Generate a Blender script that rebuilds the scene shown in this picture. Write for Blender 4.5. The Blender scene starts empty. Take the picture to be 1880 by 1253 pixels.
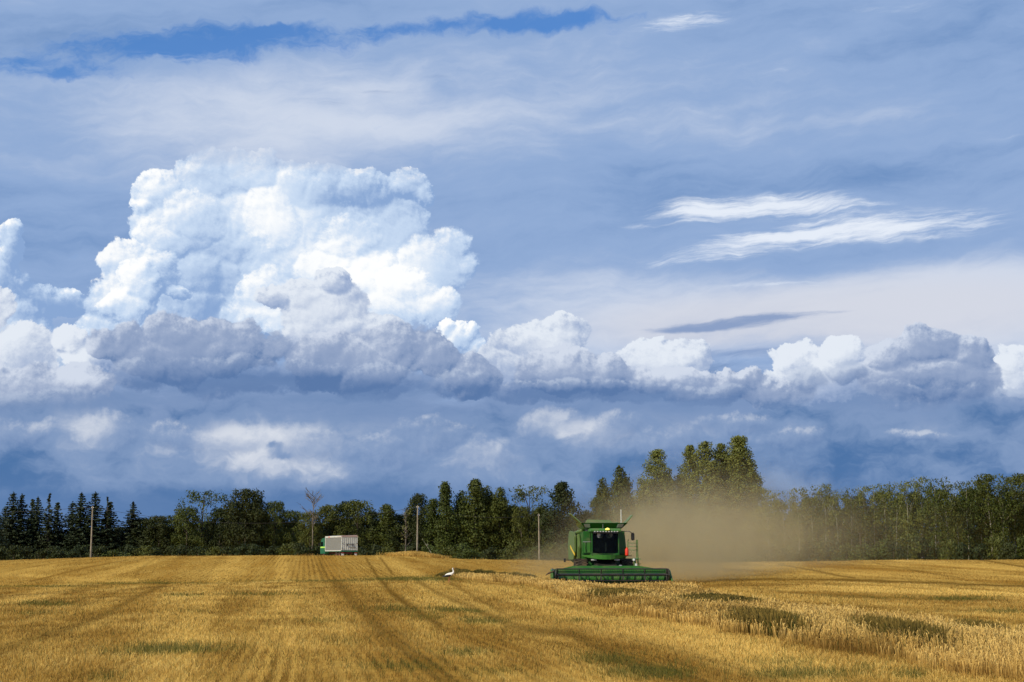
import bpy, bmesh, math, random
import numpy as np
from mathutils import Vector, Matrix

# ------------------------------------------------------------------ camera
SC = bpy.context.scene
COL = SC.collection
R = math.radians
FPX = 2872.0                       # focal length in photo pixels (photo 1880 x 1253)
HORIZON = 1030.0                   # row of the eye-level line
CAM_H = 1.85
PITCH = math.atan((HORIZON - 626.5) / FPX)
cam_data = bpy.data.cameras.new('camera')
cam = bpy.data.objects.new('camera', cam_data)
COL.objects.link(cam)
cam_data.sensor_width = 36.0
cam_data.lens = 36.0 * FPX / 1880.0
cam_data.clip_start = 0.5
cam_data.clip_end = 60000.0
cam.location = (0, 0, CAM_H)
cam.rotation_euler = (R(90) + PITCH, 0, 0)
SC.camera = cam

# ------------------------------------------------------------------ render settings
SC.view_settings.view_transform = 'Standard'
SC.view_settings.look = 'None'
SC.view_settings.gamma = 1.0
SC.view_settings.use_curve_mapping = False
SC.view_settings.exposure = 0.0
SC.render.engine = 'CYCLES'
cy = SC.cycles
cy.max_bounces = 6
cy.diffuse_bounces = 3
cy.glossy_bounces = 2
cy.transmission_bounces = 3
cy.transparent_max_bounces = 12
cy.volume_bounces = 2
cy.volume_step_rate = 1.0
cy.use_denoising = True
cy.use_adaptive_sampling = True
cy.adaptive_threshold = 0.02
cy.caustics_reflective = False
cy.caustics_refractive = False

SUN_AZ = R(-132)                   # compass angle from +Y, clockwise: behind the camera, to the left
SUN_EL = R(33)

# ------------------------------------------------------------------ node helper
class G:
    """Tiny expression builder over a node tree."""
    def __init__(self, tree):
        self.t = tree; self.n = tree.nodes; self.l = tree.links
    def put(self, sock, v):
        if v is None: return
        if isinstance(v, E): self.l.new(v.s, sock)
        elif isinstance(v, (tuple, list)):
            d = sock.default_value
            v = tuple(v) + (1.0,) * (len(d) - len(v)) if len(d) > len(v) else tuple(v)[:len(d)]
            sock.default_value = v
        else: sock.default_value = v
    def math(self, op, *a, clamp=False):
        n = self.n.new('ShaderNodeMath'); n.operation = op; n.use_clamp = clamp
        for i, v in enumerate(a): self.put(n.inputs[i], v)
        return E(self, n.outputs[0])
    def vmath(self, op, *a, scale=None):
        n = self.n.new('ShaderNodeVectorMath'); n.operation = op
        for i, v in enumerate(a): self.put(n.inputs[i], v)
        if scale is not None: self.put(n.inputs['Scale'], scale)
        return E(self, n.outputs[1] if op in ('DOT_PRODUCT', 'LENGTH', 'DISTANCE') else n.outputs[0])
    def noise(self, p, scale=1.0, detail=2.0, rough=0.5, color=False, dist=0.0, lac=2.0):
        n = self.n.new('ShaderNodeTexNoise'); n.noise_dimensions = '3D'
        self.put(n.inputs['Vector'], p); n.inputs['Scale'].default_value = scale
        n.inputs['Detail'].default_value = detail; n.inputs['Roughness'].default_value = rough
        n.inputs['Distortion'].default_value = dist; n.inputs['Lacunarity'].default_value = lac
        return E(self, n.outputs['Color'] if color else n.outputs[0])
    def vor(self, p, scale=1.0, detail=0.0, rough=0.5, feature='F1', lac=2.0, smooth=None):
        n = self.n.new('ShaderNodeTexVoronoi'); n.feature = feature; n.voronoi_dimensions = '3D'
        self.put(n.inputs['Vector'], p); n.inputs['Scale'].default_value = scale
        if 'Detail' in n.inputs: n.inputs['Detail'].default_value = detail; n.inputs['Roughness'].default_value = rough; n.inputs['Lacunarity'].default_value = lac
        n.normalize = True
        if smooth is not None: n.inputs['Smoothness'].default_value = smooth
        return E(self, n.outputs['Distance'])
    def sstep(self, x, a, b):
        n = self.n.new('ShaderNodeMapRange'); n.interpolation_type = 'SMOOTHSTEP'
        self.put(n.inputs[0], x); self.put(n.inputs[1], a); self.put(n.inputs[2], b)
        n.inputs[3].default_value = 0; n.inputs[4].default_value = 1
        return E(self, n.outputs[0])
    def lin(self, x, a, b, c=0.0, d=1.0):
        n = self.n.new('ShaderNodeMapRange'); n.clamp = True
        self.put(n.inputs[0], x); self.put(n.inputs[1], a); self.put(n.inputs[2], b)
        self.put(n.inputs[3], c); self.put(n.inputs[4], d)
        return E(self, n.outputs[0])
    def mix(self, f, a, b, blend='MIX'):
        n = self.n.new('ShaderNodeMix'); n.data_type = 'RGBA'; n.blend_type = blend; n.clamp_factor = True
        self.put(n.inputs[0], f); self.put(n.inputs[6], a); self.put(n.inputs[7], b)
        return E(self, n.outputs[2])
    def sep(self, v):
        n = self.n.new('ShaderNodeSeparateXYZ'); self.put(n.inputs[0], v)
        return [E(self, o) for o in n.outputs]
    def comb(self, x, y, z=0.0):
        n = self.n.new('ShaderNodeCombineXYZ')
        for i, v in enumerate((x, y, z)): self.put(n.inputs[i], v)
        return E(self, n.outputs[0])
    def attr(self, name):
        n = self.n.new('ShaderNodeAttribute'); n.attribute_name = name
        return E(self, n.outputs['Fac'])
class E:
    def __init__(self, g, s): self.g = g; self.s = s
    def __add__(s, o): return s.g.math('ADD', s, o)
    __radd__ = __add__
    def __sub__(s, o): return s.g.math('SUBTRACT', s, o)
    def __rsub__(s, o): return s.g.math('SUBTRACT', o, s)
    def __mul__(s, o): return s.g.math('MULTIPLY', s, o)
    __rmul__ = __mul__
    def __truediv__(s, o): return s.g.math('DIVIDE', s, o)

def lin1(c):
    c /= 255.0
    return c / 12.92 if c <= 0.04045 else ((c + 0.055) / 1.055) ** 2.4
def rgb(r, g, b, k=1.0): return (lin1(r) * k, lin1(g) * k, lin1(b) * k)
# ------------------------------------------------------------------ sky (world): clear-sky model under procedural clouds
world = bpy.data.worlds.new('World')
SC.world = world
world.use_nodes = True
wt = world.node_tree
wt.nodes.clear()
ng = bpy.data.node_groups.new('cloudscape', 'ShaderNodeTree')     # all the sky nodes live in one group
ng.interface.new_socket('Color', in_out='OUTPUT', socket_type='NodeSocketColor')
g = G(ng)
SKY = 0.10                                          # background strength

def sky_pt(px, py):
    """Photo direction -> azimuth / elevation on the sky, in hundredths of the focal scale."""
    c, s = math.cos(PITCH), math.sin(PITCH)
    dx, dy, dz = (px - 940.0) / FPX, 1.0, (626.5 - py) / FPX
    y, z = dy * c - dz * s, dy * s + dz * c
    return (math.atan2(dx, y) * FPX / 100.0, math.atan2(z, math.hypot(dx, y)) * FPX / 100.0)

tc = ng.nodes.new('ShaderNodeTexCoord')
D = E(g, tc.outputs['Generated'])
dx, dy, dz = g.sep(D)
az = g.math('ARCTAN2', dx, dy)
el = g.math('ARCSINE', dz)
P = g.comb(az * (FPX / 100), el * (FPX / 100), 0.0)
PX, PY = g.sep(P)[:2]

# shared turbulence, so every layer's outline is torn the same way
W1 = g.vmath('SUBTRACT', g.noise(P, 0.55, 2, 0.5, color=True), (0.5, 0.5, 0.5))
W2 = g.vmath('SUBTRACT', g.noise(P, 2.2, 3, 0.55, color=True), (0.5, 0.5, 0.5))
def warp(a, b, p=None):
    q = g.vmath('MULTIPLY_ADD', W1, (a, a, 0), p or P)
    return g.vmath('MULTIPLY_ADD', W2, (b, b, 0), q)

def puffs(p, lst, k=0.25):
    """Smooth union of ellipses given in photo pixels (x, y, rx, ry)."""
    h = None
    for it in lst:
        x, y, rx, ry = it[:4]
        cx, cy_ = sky_pt(x, y)
        ix, iy = 100.0 / rx, 100.0 / ry
        q = g.vmath('MULTIPLY_ADD', p, (ix, iy, 0), (-cx * ix, -cy_ * iy, 0))
        d = 1.0 - g.vmath('DOT_PRODUCT', q, q)
        if len(it) > 4: d = d * it[4]
        h = d if h is None else g.math('SMOOTH_MAX', h, d, k)
    return h

def blobs(p, lst):
    """Sum of soft spots (x, y, rx, ry, amount)."""
    t = None
    for x, y, rx, ry, a in lst:
        cx, cy_ = sky_pt(x, y)
        ix, iy = 100.0 / rx, 100.0 / ry
        q = g.vmath('MULTIPLY_ADD', p, (ix, iy, 0), (-cx * ix, -cy_ * iy, 0))
        v = g.math('EXPONENT', g.vmath('DOT_PRODUCT', q, q) * -1.0) * a
        t = v if t is None else t + v
    return t
def ell(py): return sky_pt(940, py)[1]

nish = ng.nodes.new('ShaderNodeTexSky')
nish.sky_type = 'NISHITA'; nish.sun_disc = False
nish.sun_elevation = SUN_EL; nish.sun_rotation = SUN_AZ
nish.air_density = 1.0; nish.dust_density = 0.2; nish.ozone_density = 3.0
clear = g.mix(1.0, E(g, nish.outputs[0]), (0.42, 0.88, 1.38, 1), 'MULTIPLY')
K = 1.0 / SKY                                       # cloud colours are written as seen; the background scales them back

# ---- high veil: grey-blue altostratus with long tilted streaks and one clear gap
tilt = g.vmath('ADD', P, g.comb(0.0, PX * -0.07, 0.0))
S1 = g.noise(g.vmath('MULTIPLY', warp(1.0, 0.15, tilt), (0.16, 0.75, 1)), 1.0, 6, 0.56)
S2 = g.noise(g.vmath('MULTIPLY', warp(0.6, 0.25, tilt), (0.5, 2.3, 1)), 1.0, 5, 0.6)
S3 = g.noise(g.vmath('MULTIPLY', warp(0.5, 0.5, tilt), (1.3, 3.4, 1)), 1.0, 5, 0.62)
vt = S1 * 1.1 + S2 * 0.50 + S3 * 0.20 - 0.90
big = blobs(P, [(650, 235, 480, 70, .42), (250, 150, 420, 60, .16), (1000, 110, 300, 40, .10), (480, 290, 380, 60, .15), (1100, 530, 260, 80, .20), (1000, 640, 300, 60, .22),
                (1350, 150, 300, 60, .04), (1560, 560, 500, 55, .50), (1880, 620, 420, 60, .34), (1800, 500, 200, 40, .26), (100, 60, 400, 50, -.12),
                (100, 400, 300, 90, -.10), (1150, 350, 330, 60, -.12), (1600, 330, 420, 50, -.12), (1750, 470, 240, 26, -.14), (1000, 420, 160, 80, -.05),
                (1500, 30, 500, 60, -.06), (0, 240, 300, 50, -.03)])
tone = g.lin(vt * 0.85 + big + 0.42, 0.0, 1.0)
v1 = g.mix(g.sstep(tone, 0.0, 0.45), rgb(106, 142, 192, K), rgb(145, 172, 213, K))
veil = g.mix(g.sstep(tone, 0.40, 1.0), v1, rgb(206, 216, 234, K))
warm = g.sstep(blobs(P, [(1700, 570, 480, 80, 1.0), (1250, 600, 260, 50, .6)]), .2, 1.0)
veil = g.mix(warm * g.sstep(tone, .4, .8) * 0.55, veil, rgb(216, 216, 224, K))
gapq = blobs(g.vmath('ADD', warp(0.45, 0.30), g.comb(0.0, PX * -0.0, 0.0)),
             [(60, 125, 150, 24, 1.1), (240, 100, 150, 26, 1.1), (400, 82, 150, 36, 1.2), (560, 68, 130, 22, .9), (720, 52, 130, 15, .8), (950, 42, 170, 22, 1.3), (1090, 43, 80, 14, .6)])
gap = g.sstep(gapq + (S3 - 0.5) * 1.9 + (S2 - 0.5) * 1.2, 0.36, 1.25)
sky = g.mix(1.0 - gap * 0.84, clear, veil)

# ---- bright wisps on the right and dark lens-shaped bars
wl_ = warp(0.14, 0.10)
wz = warp(0.26, 0.16, g.vmath('ADD', P, g.comb(0.0, g.math('SINE', PX * 0.9) * 0.06, 0.0)))
fib = g.noise(g.vmath('MULTIPLY', warp(0.45, 0.14, tilt), (0.8, 7.5, 1)), 1.0, 7, 0.68)
wm = blobs(wz, [(1275, 383, 60, 18, 1.3), (1370, 386, 130, 18, 1.3), (1450, 372, 90, 15, 1.0), (1540, 388, 90, 11, .8), (1310, 470, 90, 14, .8), (1400, 447, 110, 17, 1.1),
                (1500, 436, 120, 14, 1.2), (1620, 425, 130, 18, 1.0), (1720, 400, 140, 22, .7), (1180, 409, 40, 5, .5), (1230, 478, 70, 7, .4), (1560, 410, 70, 7, .5),
                (1450, 140, 60, 22, .32), (1620, 160, 60, 14, .22), (1280, 35, 70, 14, .75), (1200, 50, 60, 10, .5), (1640, 12, 120, 12, .4), (1500, 236, 60, 5, .35),
                (1830, 250, 90, 6, .3), (600, 178, 60, 4, .3), (1420, 528, 130, 7, .5), (330, 110, 120, 12, .35), (600, 85, 120, 10, .25)])
wisp = g.sstep(wm * 0.9 + (fib - 0.5) * 3.6 * g.sstep(wm, 0.02, 0.55), 0.10, 1.75)
sky = g.mix(wisp * 0.96, sky, rgb(232, 239, 250, K))
lens = blobs(wl_, [(1250, 605, 60, 5, 1.0), (1325, 597, 80, 9, 1.2), (1410, 584, 70, 8, 1.2), (1530, 575, 40, 4, .5), (1330, 648, 130, 9, .6), (1500, 642, 130, 8, .5),
                  (700, 168, 90, 6, .35), (600, 186, 100, 8, .35), (800, 142, 40, 5, .35), (1150, 655, 90, 7, .5), (1350, 500, 160, 9, .25), (540, 262, 60, 6, .14)])
sky = g.mix(g.sstep(lens + (fib - 0.5) * 1.8 * g.sstep(lens, .05, .4), 0.10, 1.25) * 0.8, sky, rgb(116, 144, 190, K))

# ---- cumulus: height field of merged puffs with billowing detail, lit by its slope towards the sun
LDIR = (-0.62, 0.78)
_turb = {}
def turb(off, eps):
    """Turbulence shared by all cumulus layers, at the point itself and a little towards the light."""
    if (off, eps) in _turb: return _turb[(off, eps)]
    base = g.vmath('ADD', P, (LDIR[0] * eps, LDIR[1] * eps, 0)) if off else P
    w1 = g.vmath('SUBTRACT', g.noise(g.vmath('ADD', base, (11, 0, 0)), 0.8, 1, 0.5, color=True), (.5, .5, .5))
    w2 = g.vmath('SUBTRACT', g.noise(g.vmath('ADD', base, (31, 0, 0)), 2.6, 6, 0.66, color=True), (.5, .5, .5))
    qq = g.vmath('MULTIPLY_ADD', w2, (0.34, 0.34, 0.34), base)
    qq = g.vmath('MULTIPLY_ADD', w1, (0.5, 0.5, 0.5), qq)
    b = g.vor(g.vmath('ADD', qq, (22, 3, 11)), 1.15, 4.0, 0.50, 'F1', 2.25)
    b2 = g.math('MULTIPLY', b, b)
    _turb[(off, eps)] = (base, w1, w2, b2)
    return _turb[(off, eps)]
amp = g.lin(g.noise(P, 0.9, 2, 0.5), .35, .65, .45, 1.35)
def cumulus(lst, wa, wb, det, eps, shift=(0, 0), k=0.16, bias=0.36):
    def H(off):
        base, w1, w2, b2 = turb(off, eps)
        q = g.vmath('MULTIPLY_ADD', w1, (wa, wa, 0), base)
        q = g.vmath('MULTIPLY_ADD', w2, (wb, wb, 0), q)
        h = puffs(q, lst, k)
        return g.math('SUBTRACT', h, b2 * amp * det) + bias
    h0 = H(False)
    h1 = H(True)
    return h0, (h0 - h1) / eps                     # second value: positive where the surface faces the sun
# soft spots of light and shade shared by the layers
spots_t = blobs(warp(.5, .3), [(500, 400, 80, 80, .34), (620, 470, 90, 60, .30), (740, 520, 110, 60, .30), (300, 380, 70, 60, .20), (660, 360, 120, 50, -.26), (410, 470, 90, 60, -.14),
                              (390, 560, 60, 50, -.30), (300, 530, 26, 40, -.22), (830, 500, 60, 50, -.06), (230, 520, 50, 60, .22), (90, 560, 90, 50, -.42), (0, 440, 60, 80, -.22), (480, 570, 50, 60, .26)])
def tower_col(h, sl, extra, rim=.10):
    lt = g.lin(spots_t + extra + g.sstep(h, 0.0, 0.8) * rim + sl * 0.072 + (S3 - .5) * .16, 0.0, 1.0)
    c = g.mix(g.sstep(lt, 0.0, 0.55), rgb(138, 168, 212, K), rgb(200, 219, 243, K))
    return g.mix(g.sstep(lt, 0.45, 0.95), c, rgb(253, 254, 254, K * 1.02))
def lay(lst, colf, soft, alpha=None, **kw):
    global sky
    h, sl = cumulus(lst, kw.get('wa', .38), kw.get('wb', .40), kw.get('det', 3.5), 0.10, k=kw.get('k', .16), bias=kw.get('bias', .46))
    m = g.sstep(h, 0.0, soft)
    if alpha is not None: m = m * alpha
    sky = g.mix(m, sky, colf(h, sl))
veiled = g.sstep(PY + (S2 - .5) * 1.4, ell(345), ell(275))         # the top melts into the veil
# tall bright tower, from its far crown to its near lobes
lay([(300, 350, 55, 40), (262, 375, 22, 22, .8), (385, 325, 64, 48), (470, 318, 70, 44), (560, 345, 90, 46), (660, 350, 80, 36), (740, 338, 46, 26), (768, 352, 24, 24, .8), (330, 420, 80, 60), (440, 430, 120, 80, 1.2),
     (560, 430, 120, 90, 1.3), (680, 430, 110, 80, 1.2), (700, 500, 110, 75, 1.3), (440, 500, 80, 60), (480, 560, 90, 70, 1.1), (420, 580, 60, 40), (360, 500, 80, 60, 1.2), (350, 560, 80, 50, 1.2), (300, 590, 60, 40), (20, 450, 26, 44), (-10, 520, 60, 60), (100, 548, 60, 26, .8), (40, 560, 40, 40, .8)],
    lambda h, sl: tower_col(h, sl, .32), .14, 1.0 - veiled * 0.75)
lay([(800, 480, 75, 60, 1.1), (830, 440, 45, 38), (855, 480, 30, 34, .8), (640, 440, 60, 50), (600, 500, 60, 44), (690, 500, 60, 50), (500, 410, 60, 60), (350, 400, 60, 50, .9), (300, 440, 46, 40)],
    lambda h, sl: tower_col(h, sl, .35), .40, .92)
lay([(780, 560, 70, 38), (700, 570, 80, 40, 1.1), (740, 530, 60, 40), (640, 540, 60, 40), (480, 545, 44, 50, .9), (470, 590, 60, 40), (240, 480, 58, 36), (285, 500, 46, 50, 1.1), (225, 550, 70, 60, 1.2), (322, 540, 24, 18, .8), (200, 600, 60, 40)],
    lambda h, sl: tower_col(h, sl, .40), .22, .96)
lay([(262, 520, 44, 46), (230, 560, 50, 40), (850, 618, 44, 28, 1.0), (820, 605, 20, 16, .7), (130, 640, 60, 40), (30, 600, 50, 60, 1.1), (880, 650, 30, 26, .7)],
    lambda h, sl: tower_col(h, sl, .40), .16)

# grey-violet cumulus in front of the tower and along the right, again from far to near
spots_f = blobs(warp(.5, .4), [(590, 570, 100, 46, .26), (700, 650, 50, 40, .12), (400, 690, 170, 40, -.24), (640, 720, 200, 30, -.24), (1030, 640, 80, 50, .26), (1050, 722, 170, 18, -.42),
                              (1225, 660, 80, 36, .28), (1330, 740, 200, 20, -.14), (1500, 655, 120, 40, .34), (1700, 720, 140, 26, -.20), (1560, 740, 120, 26, .14), (1860, 690, 50, 60, .26),
                              (130, 650, 40, 40, .48), (150, 700, 50, 20, .34), (20, 580, 60, 80, .30), (60, 650, 30, 50, -.12), (30, 700, 60, 40, .12), (370, 665, 90, 12, .06), (540, 700, 100, 12, -.16), (950, 700, 100, 20, -.05)])
def grey_col(dark, mid, lit, extra):
    def f(h, sl):
        lt = g.lin(spots_f + extra + sl * 0.060 + (S3 - .5) * .16, 0.0, 1.0)
        c = g.mix(g.sstep(lt, 0.0, 0.42), tuple(x for x in rgb(*dark, K)), rgb(*mid, K))
        return g.mix(g.sstep(lt, 0.36, 0.85), c, rgb(*lit, K))
    return f
low = g.sstep(PY + (S2 - .5) * 2.4, ell(790), ell(715))
la = low * 0.80 + 0.20
bank = g.sstep(PY + (S2 - .5) * 1.6 + (S3 - .5) * .8, ell(655), ell(735))
sky = g.mix(bank * .9, sky, g.mix(S2, rgb(96, 128, 174, K), rgb(140, 161, 198, K)))
lay([(608, 525, 34, 28), (560, 545, 50, 32), (500, 550, 30, 22, .8), (590, 570, 80, 50), (600, 610, 90, 50, 1.1), (690, 620, 60, 40), (990, 630, 80, 36), (1040, 615, 50, 36), (940, 670, 60, 40), (1210, 660, 80, 36), (1265, 650, 42, 34), (1460, 660, 50, 34), (1550, 652, 40, 32), (1500, 700, 100, 44, 1.1),
     (1870, 680, 50, 40), (120, 622, 34, 24), (180, 650, 60, 40), (40, 660, 60, 60), (0, 560, 30, 40, .8), (1620, 690, 60, 40)],
    grey_col((108, 136, 182), (160, 178, 210), (228, 235, 245), .46), .18, la)
lay([(215, 625, 60, 36), (260, 650, 60, 40), (600, 650, 60, 44), (330, 620, 66, 40), (400, 640, 120, 54, 1.2), (320, 660, 70, 50, 1.1), (640, 670, 130, 50, 1.2), (730, 640, 80, 44), (790, 655, 50, 40), (860, 690, 60, 40), (1030, 680, 90, 44, 1.1), (1110, 690, 60, 40),
     (1230, 700, 90, 32, 1.1), (1340, 700, 60, 26), (1640, 655, 46, 36), (1700, 638, 56, 34), (1770, 655, 42, 34), (1700, 695, 116, 50, 1.3), (20, 720, 110, 50, 1.1), (150, 710, 60, 40), (1420, 720, 70, 26)],
    grey_col((96, 126, 172), (146, 164, 197), (210, 219, 235), .36), .22, la, wa=.46, wb=.42)
lay([(250, 690, 60, 34), (420, 690, 130, 36, 1.1), (560, 690, 90, 30), (700, 700, 110, 34, 1.1), (830, 705, 70, 30), (1000, 715, 120, 24), (1140, 720, 90, 24), (1290, 722, 90, 22), (1560, 690, 40, 20, .8), (1480, 700, 40, 22, .8), (1700, 730, 110, 28), (1850, 740, 70, 28), (90, 740, 120, 26)],
    grey_col((88, 119, 167), (132, 153, 190), (186, 199, 221), .34), .55, la * .68)

# low dim layer down to the horizon, streaked, with a few sunlit openings
bq = warp(0.7, 0.45)
n1 = g.noise(g.vmath('MULTIPLY', bq, (0.45, 0.95, 1)), 1.0, 6, 0.55)
n2 = g.noise(g.vmath('MULTIPLY', bq, (1.3, 2.2, 1)), 1.0, 6, 0.6)
bt = blobs(bq, [(480, 800, 110, 28, .52), (520, 850, 90, 30, .30), (150, 780, 60, 36, .38), (150, 830, 40, 30, .22), (1040, 780, 60, 30, .42), (1090, 800, 60, 34, .18), (870, 850, 60, 30, .22), (700, 830, 200, 40, .10),
                (1180, 830, 120, 30, .10), (300, 870, 200, 24, .02), (60, 870, 200, 40, -.16), (1300, 860, 260, 40, -.08), (1650, 850, 300, 60, -.16), (1700, 800, 90, 14, .16), (600, 910, 400, 16, -.14), (350, 750, 260, 10, -.24),
                (1350, 790, 160, 26, .06), (1450, 790, 90, 16, .14), (760, 752, 160, 12, -.20), (490, 832, 18, 7, -.6), (510, 845, 26, 6, -.5), (640, 870, 90, 30, .12), (1200, 760, 90, 20, .12), (1050, 738, 160, 8, -.3)])
lt = g.lin(bt + (n1 - .5) * 1.1 + (n2 - .5) * 0.75 + 0.40, 0.0, 1.0)
cl = g.mix(g.sstep(lt, 0.05, 0.5), rgb(78, 116, 166, K), rgb(128, 153, 192, K))
cl = g.mix(g.sstep(lt, 0.45, 1.0), cl, rgb(218, 223, 233, K))
lowm = g.sstep(PY + (n1 - .5) * 1.4 + (n2 - .5) * .8, ell(735), ell(800))
sky = g.mix(lowm, sky, cl)
spots_f = blobs(warp(.5, .4), [(480, 800, 110, 40, .40), (150, 790, 60, 50, .34), (1040, 780, 70, 40, .36), (870, 840, 60, 40, .22), (300, 850, 200, 30, -.1), (1500, 800, 200, 40, -.05)])
lay([(60, 790, 90, 30), (190, 800, 80, 40), (330, 800, 90, 30), (450, 800, 90, 36), (560, 810, 80, 44), (680, 830, 90, 40), (800, 800, 90, 34), (900, 830, 80, 44), (1010, 780, 80, 36), (1110, 800, 80, 40), (1230, 810, 90, 36), (1350, 780, 90, 26), (1450, 800, 70, 24), (1690, 806, 60, 14, .8)],
    grey_col((92, 124, 172), (138, 160, 196), (214, 220, 231), .30), .9, .62, wa=.6, bias=.3)
# blue-grey distance right above the tree tops
sky = g.mix(g.sstep(PY + (n1 - .5) * 0.9, ell(875), ell(930)) * 0.85, sky, rgb(86, 121, 170, K))
below = g.sstep(PY, 0.0, -3.0)
sky = g.mix(below, sky, rgb(150, 125, 80, K * 0.5))

bg = wt.nodes.new('ShaderNodeBackground')
go = ng.nodes.new('NodeGroupOutput')
ng.links.new(sky.s, go.inputs[0])
gn_ = wt.nodes.new('ShaderNodeGroup'); gn_.node_tree = ng
wt.links.new(gn_.outputs[0], bg.inputs['Color'])
bg.inputs['Strength'].default_value = SKY
wo = wt.nodes.new('ShaderNodeOutputWorld')
wt.links.new(bg.outputs[0], wo.inputs[0])
world.cycles.sampling_method = 'MANUAL'
world.cycles.sample_map_resolution = 512

# ------------------------------------------------------------------ sun
sd = bpy.data.lights.new('sun', 'SUN')
sd.energy = 4.2
sd.angle = R(0.5)
sd.color = (1.0, 0.92, 0.76)
sun = bpy.data.objects.new('sun', sd)
COL.objects.link(sun)
_to_sun = Vector((math.sin(SUN_AZ) * math.cos(SUN_EL), math.cos(SUN_AZ) * math.cos(SUN_EL), math.sin(SUN_EL)))
sun.rotation_euler = _to_sun.to_track_quat('Z', 'Y').to_euler()
# ------------------------------------------------------------------ shared helpers
def tag(o, label=None, cat=None, group=None, kind=None):
    if label: o['label'] = label
    if cat: o['category'] = cat
    if group: o['group'] = group
    if kind: o['kind'] = kind
    return o

def empty(name, loc=(0, 0, 0), rz=0.0):
    o = bpy.data.objects.new(name, None)
    o.empty_display_size = 0.3
    COL.objects.link(o)
    o.location = loc; o.rotation_euler = (0, 0, rz)
    return o

def link(name, me, parent=None):
    o = bpy.data.objects.new(name, me)
    COL.objects.link(o)
    if parent is not None: o.parent = parent
    return o

def np_mesh(name, verts, faces, mat, attrs=None, smooth=False):
    """verts (n,3) float, faces (m,k) int: one mesh, all faces with k corners."""
    me = bpy.data.meshes.new(name)
    verts = np.ascontiguousarray(verts, dtype=np.float32); faces = np.ascontiguousarray(faces, dtype=np.int32)
    m, k = faces.shape
    me.vertices.add(len(verts)); me.vertices.foreach_set('co', verts.ravel())
    me.loops.add(m * k); me.loops.foreach_set('vertex_index', faces.ravel())
    me.polygons.add(m)
    me.polygons.foreach_set('loop_start', np.arange(0, m * k, k, dtype=np.int32))
    me.polygons.foreach_set('loop_total', np.full(m, k, dtype=np.int32))
    me.polygons.foreach_set('use_smooth', np.full(m, smooth))
    for nm, v in (attrs or {}).items():
        a = me.attributes.new(nm, 'FLOAT', 'POINT'); a.data.foreach_set('value', np.ascontiguousarray(v, dtype=np.float32))
    me.update(calc_edges=True)
    me.materials.append(mat)
    return me

def material(name):
    m = bpy.data.materials.new(name); m.use_nodes = True
    nt = m.node_tree
    gg = G(nt)
    bsdf = nt.nodes['Principled BSDF']
    return m, gg, bsdf

def px_of(x, y, z):
    """World point(s) -> photo pixel(s)."""
    c, s = math.cos(PITCH), math.sin(PITCH)
    dz = z - CAM_H
    f = y * c + dz * s
    u = -y * s + dz * c
    return 940.0 + FPX * x / f, 626.5 - FPX * u / f

# ------------------------------------------------------------------ terrain
_vx = np.array([-300, 0, 300, 600, 800, 1000, 1120, 1240, 1500, 1860, 2200.])
_vz = np.array([-.3, -.18, .18, .36, .46, .10, -.20, .02, .30, .02, -.1])
_cx = np.array([-300, 0, 170, 300, 600, 700, 790, 860, 990, 1120, 1300, 1450, 1600, 1880, 2200.])
_ca = np.array([1.75, 1.85, 2.45, 2.72, 2.74, 2.70, 2.45, 2.16, 2.02, 1.75, 1.6, 1.75, 2.06, 2.06, 2.0])
def _sm(t):
    t = np.clip(t, 0, 1); return t * t * (3 - 2 * t)
def height(X, Y):
    X = np.asarray(X, dtype=float); Y = np.asarray(Y, dtype=float)
    r = np.hypot(X, Y)
    col = 940 + FPX * np.tan(np.clip(np.arctan2(X, np.maximum(Y, 1e-3)), -.42, .42))
    col = np.where(Y > 1, col, 940.0)
    zv = np.interp(col, _vx, _vz); zc = np.interp(col, _cx, _ca)
    z = zv * _sm((r - 45) / 65)
    z = z + (zc - zv) * _sm((r - 122) / 150) ** 0.8
    z = z - _sm((r - 250) / 60) * 1.3
    z = z + 0.05 * np.sin(X * 0.11 + 1.3) * np.sin(r * 0.07) + 0.03 * np.sin(X * 0.31 - r * 0.17)
    # dry hump at the foot of the middle pole
    z = z + 0.40 * np.exp(-(((X + 15.2) / 2.6) ** 2 + ((Y - 250) / 7.0) ** 2))
    return z
def hz(x, y): return float(height(x, y))
def x_at(px, Y, z=CAM_H):
    return (px - 940.0) / FPX * (Y * math.cos(PITCH) + (z - CAM_H) * math.sin(PITCH))
def ground_at(px, row):
    """Photo pixel -> point on the ground (nearest hit)."""
    c, s = math.cos(PITCH), math.sin(PITCH)
    d = np.array([(px - 940) / FPX, c - (626.5 - row) / FPX * s, s + (626.5 - row) / FPX * c])
    t = np.geomspace(12, 900, 6000)
    P_ = d[None, :] * t[:, None]; z = P_[:, 2] + CAM_H
    below_ = z < height(P_[:, 0], P_[:, 1])
    i = int(np.argmax(below_)) if below_.any() else len(t) - 1
    return P_[i, 0], P_[i, 1]

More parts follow.
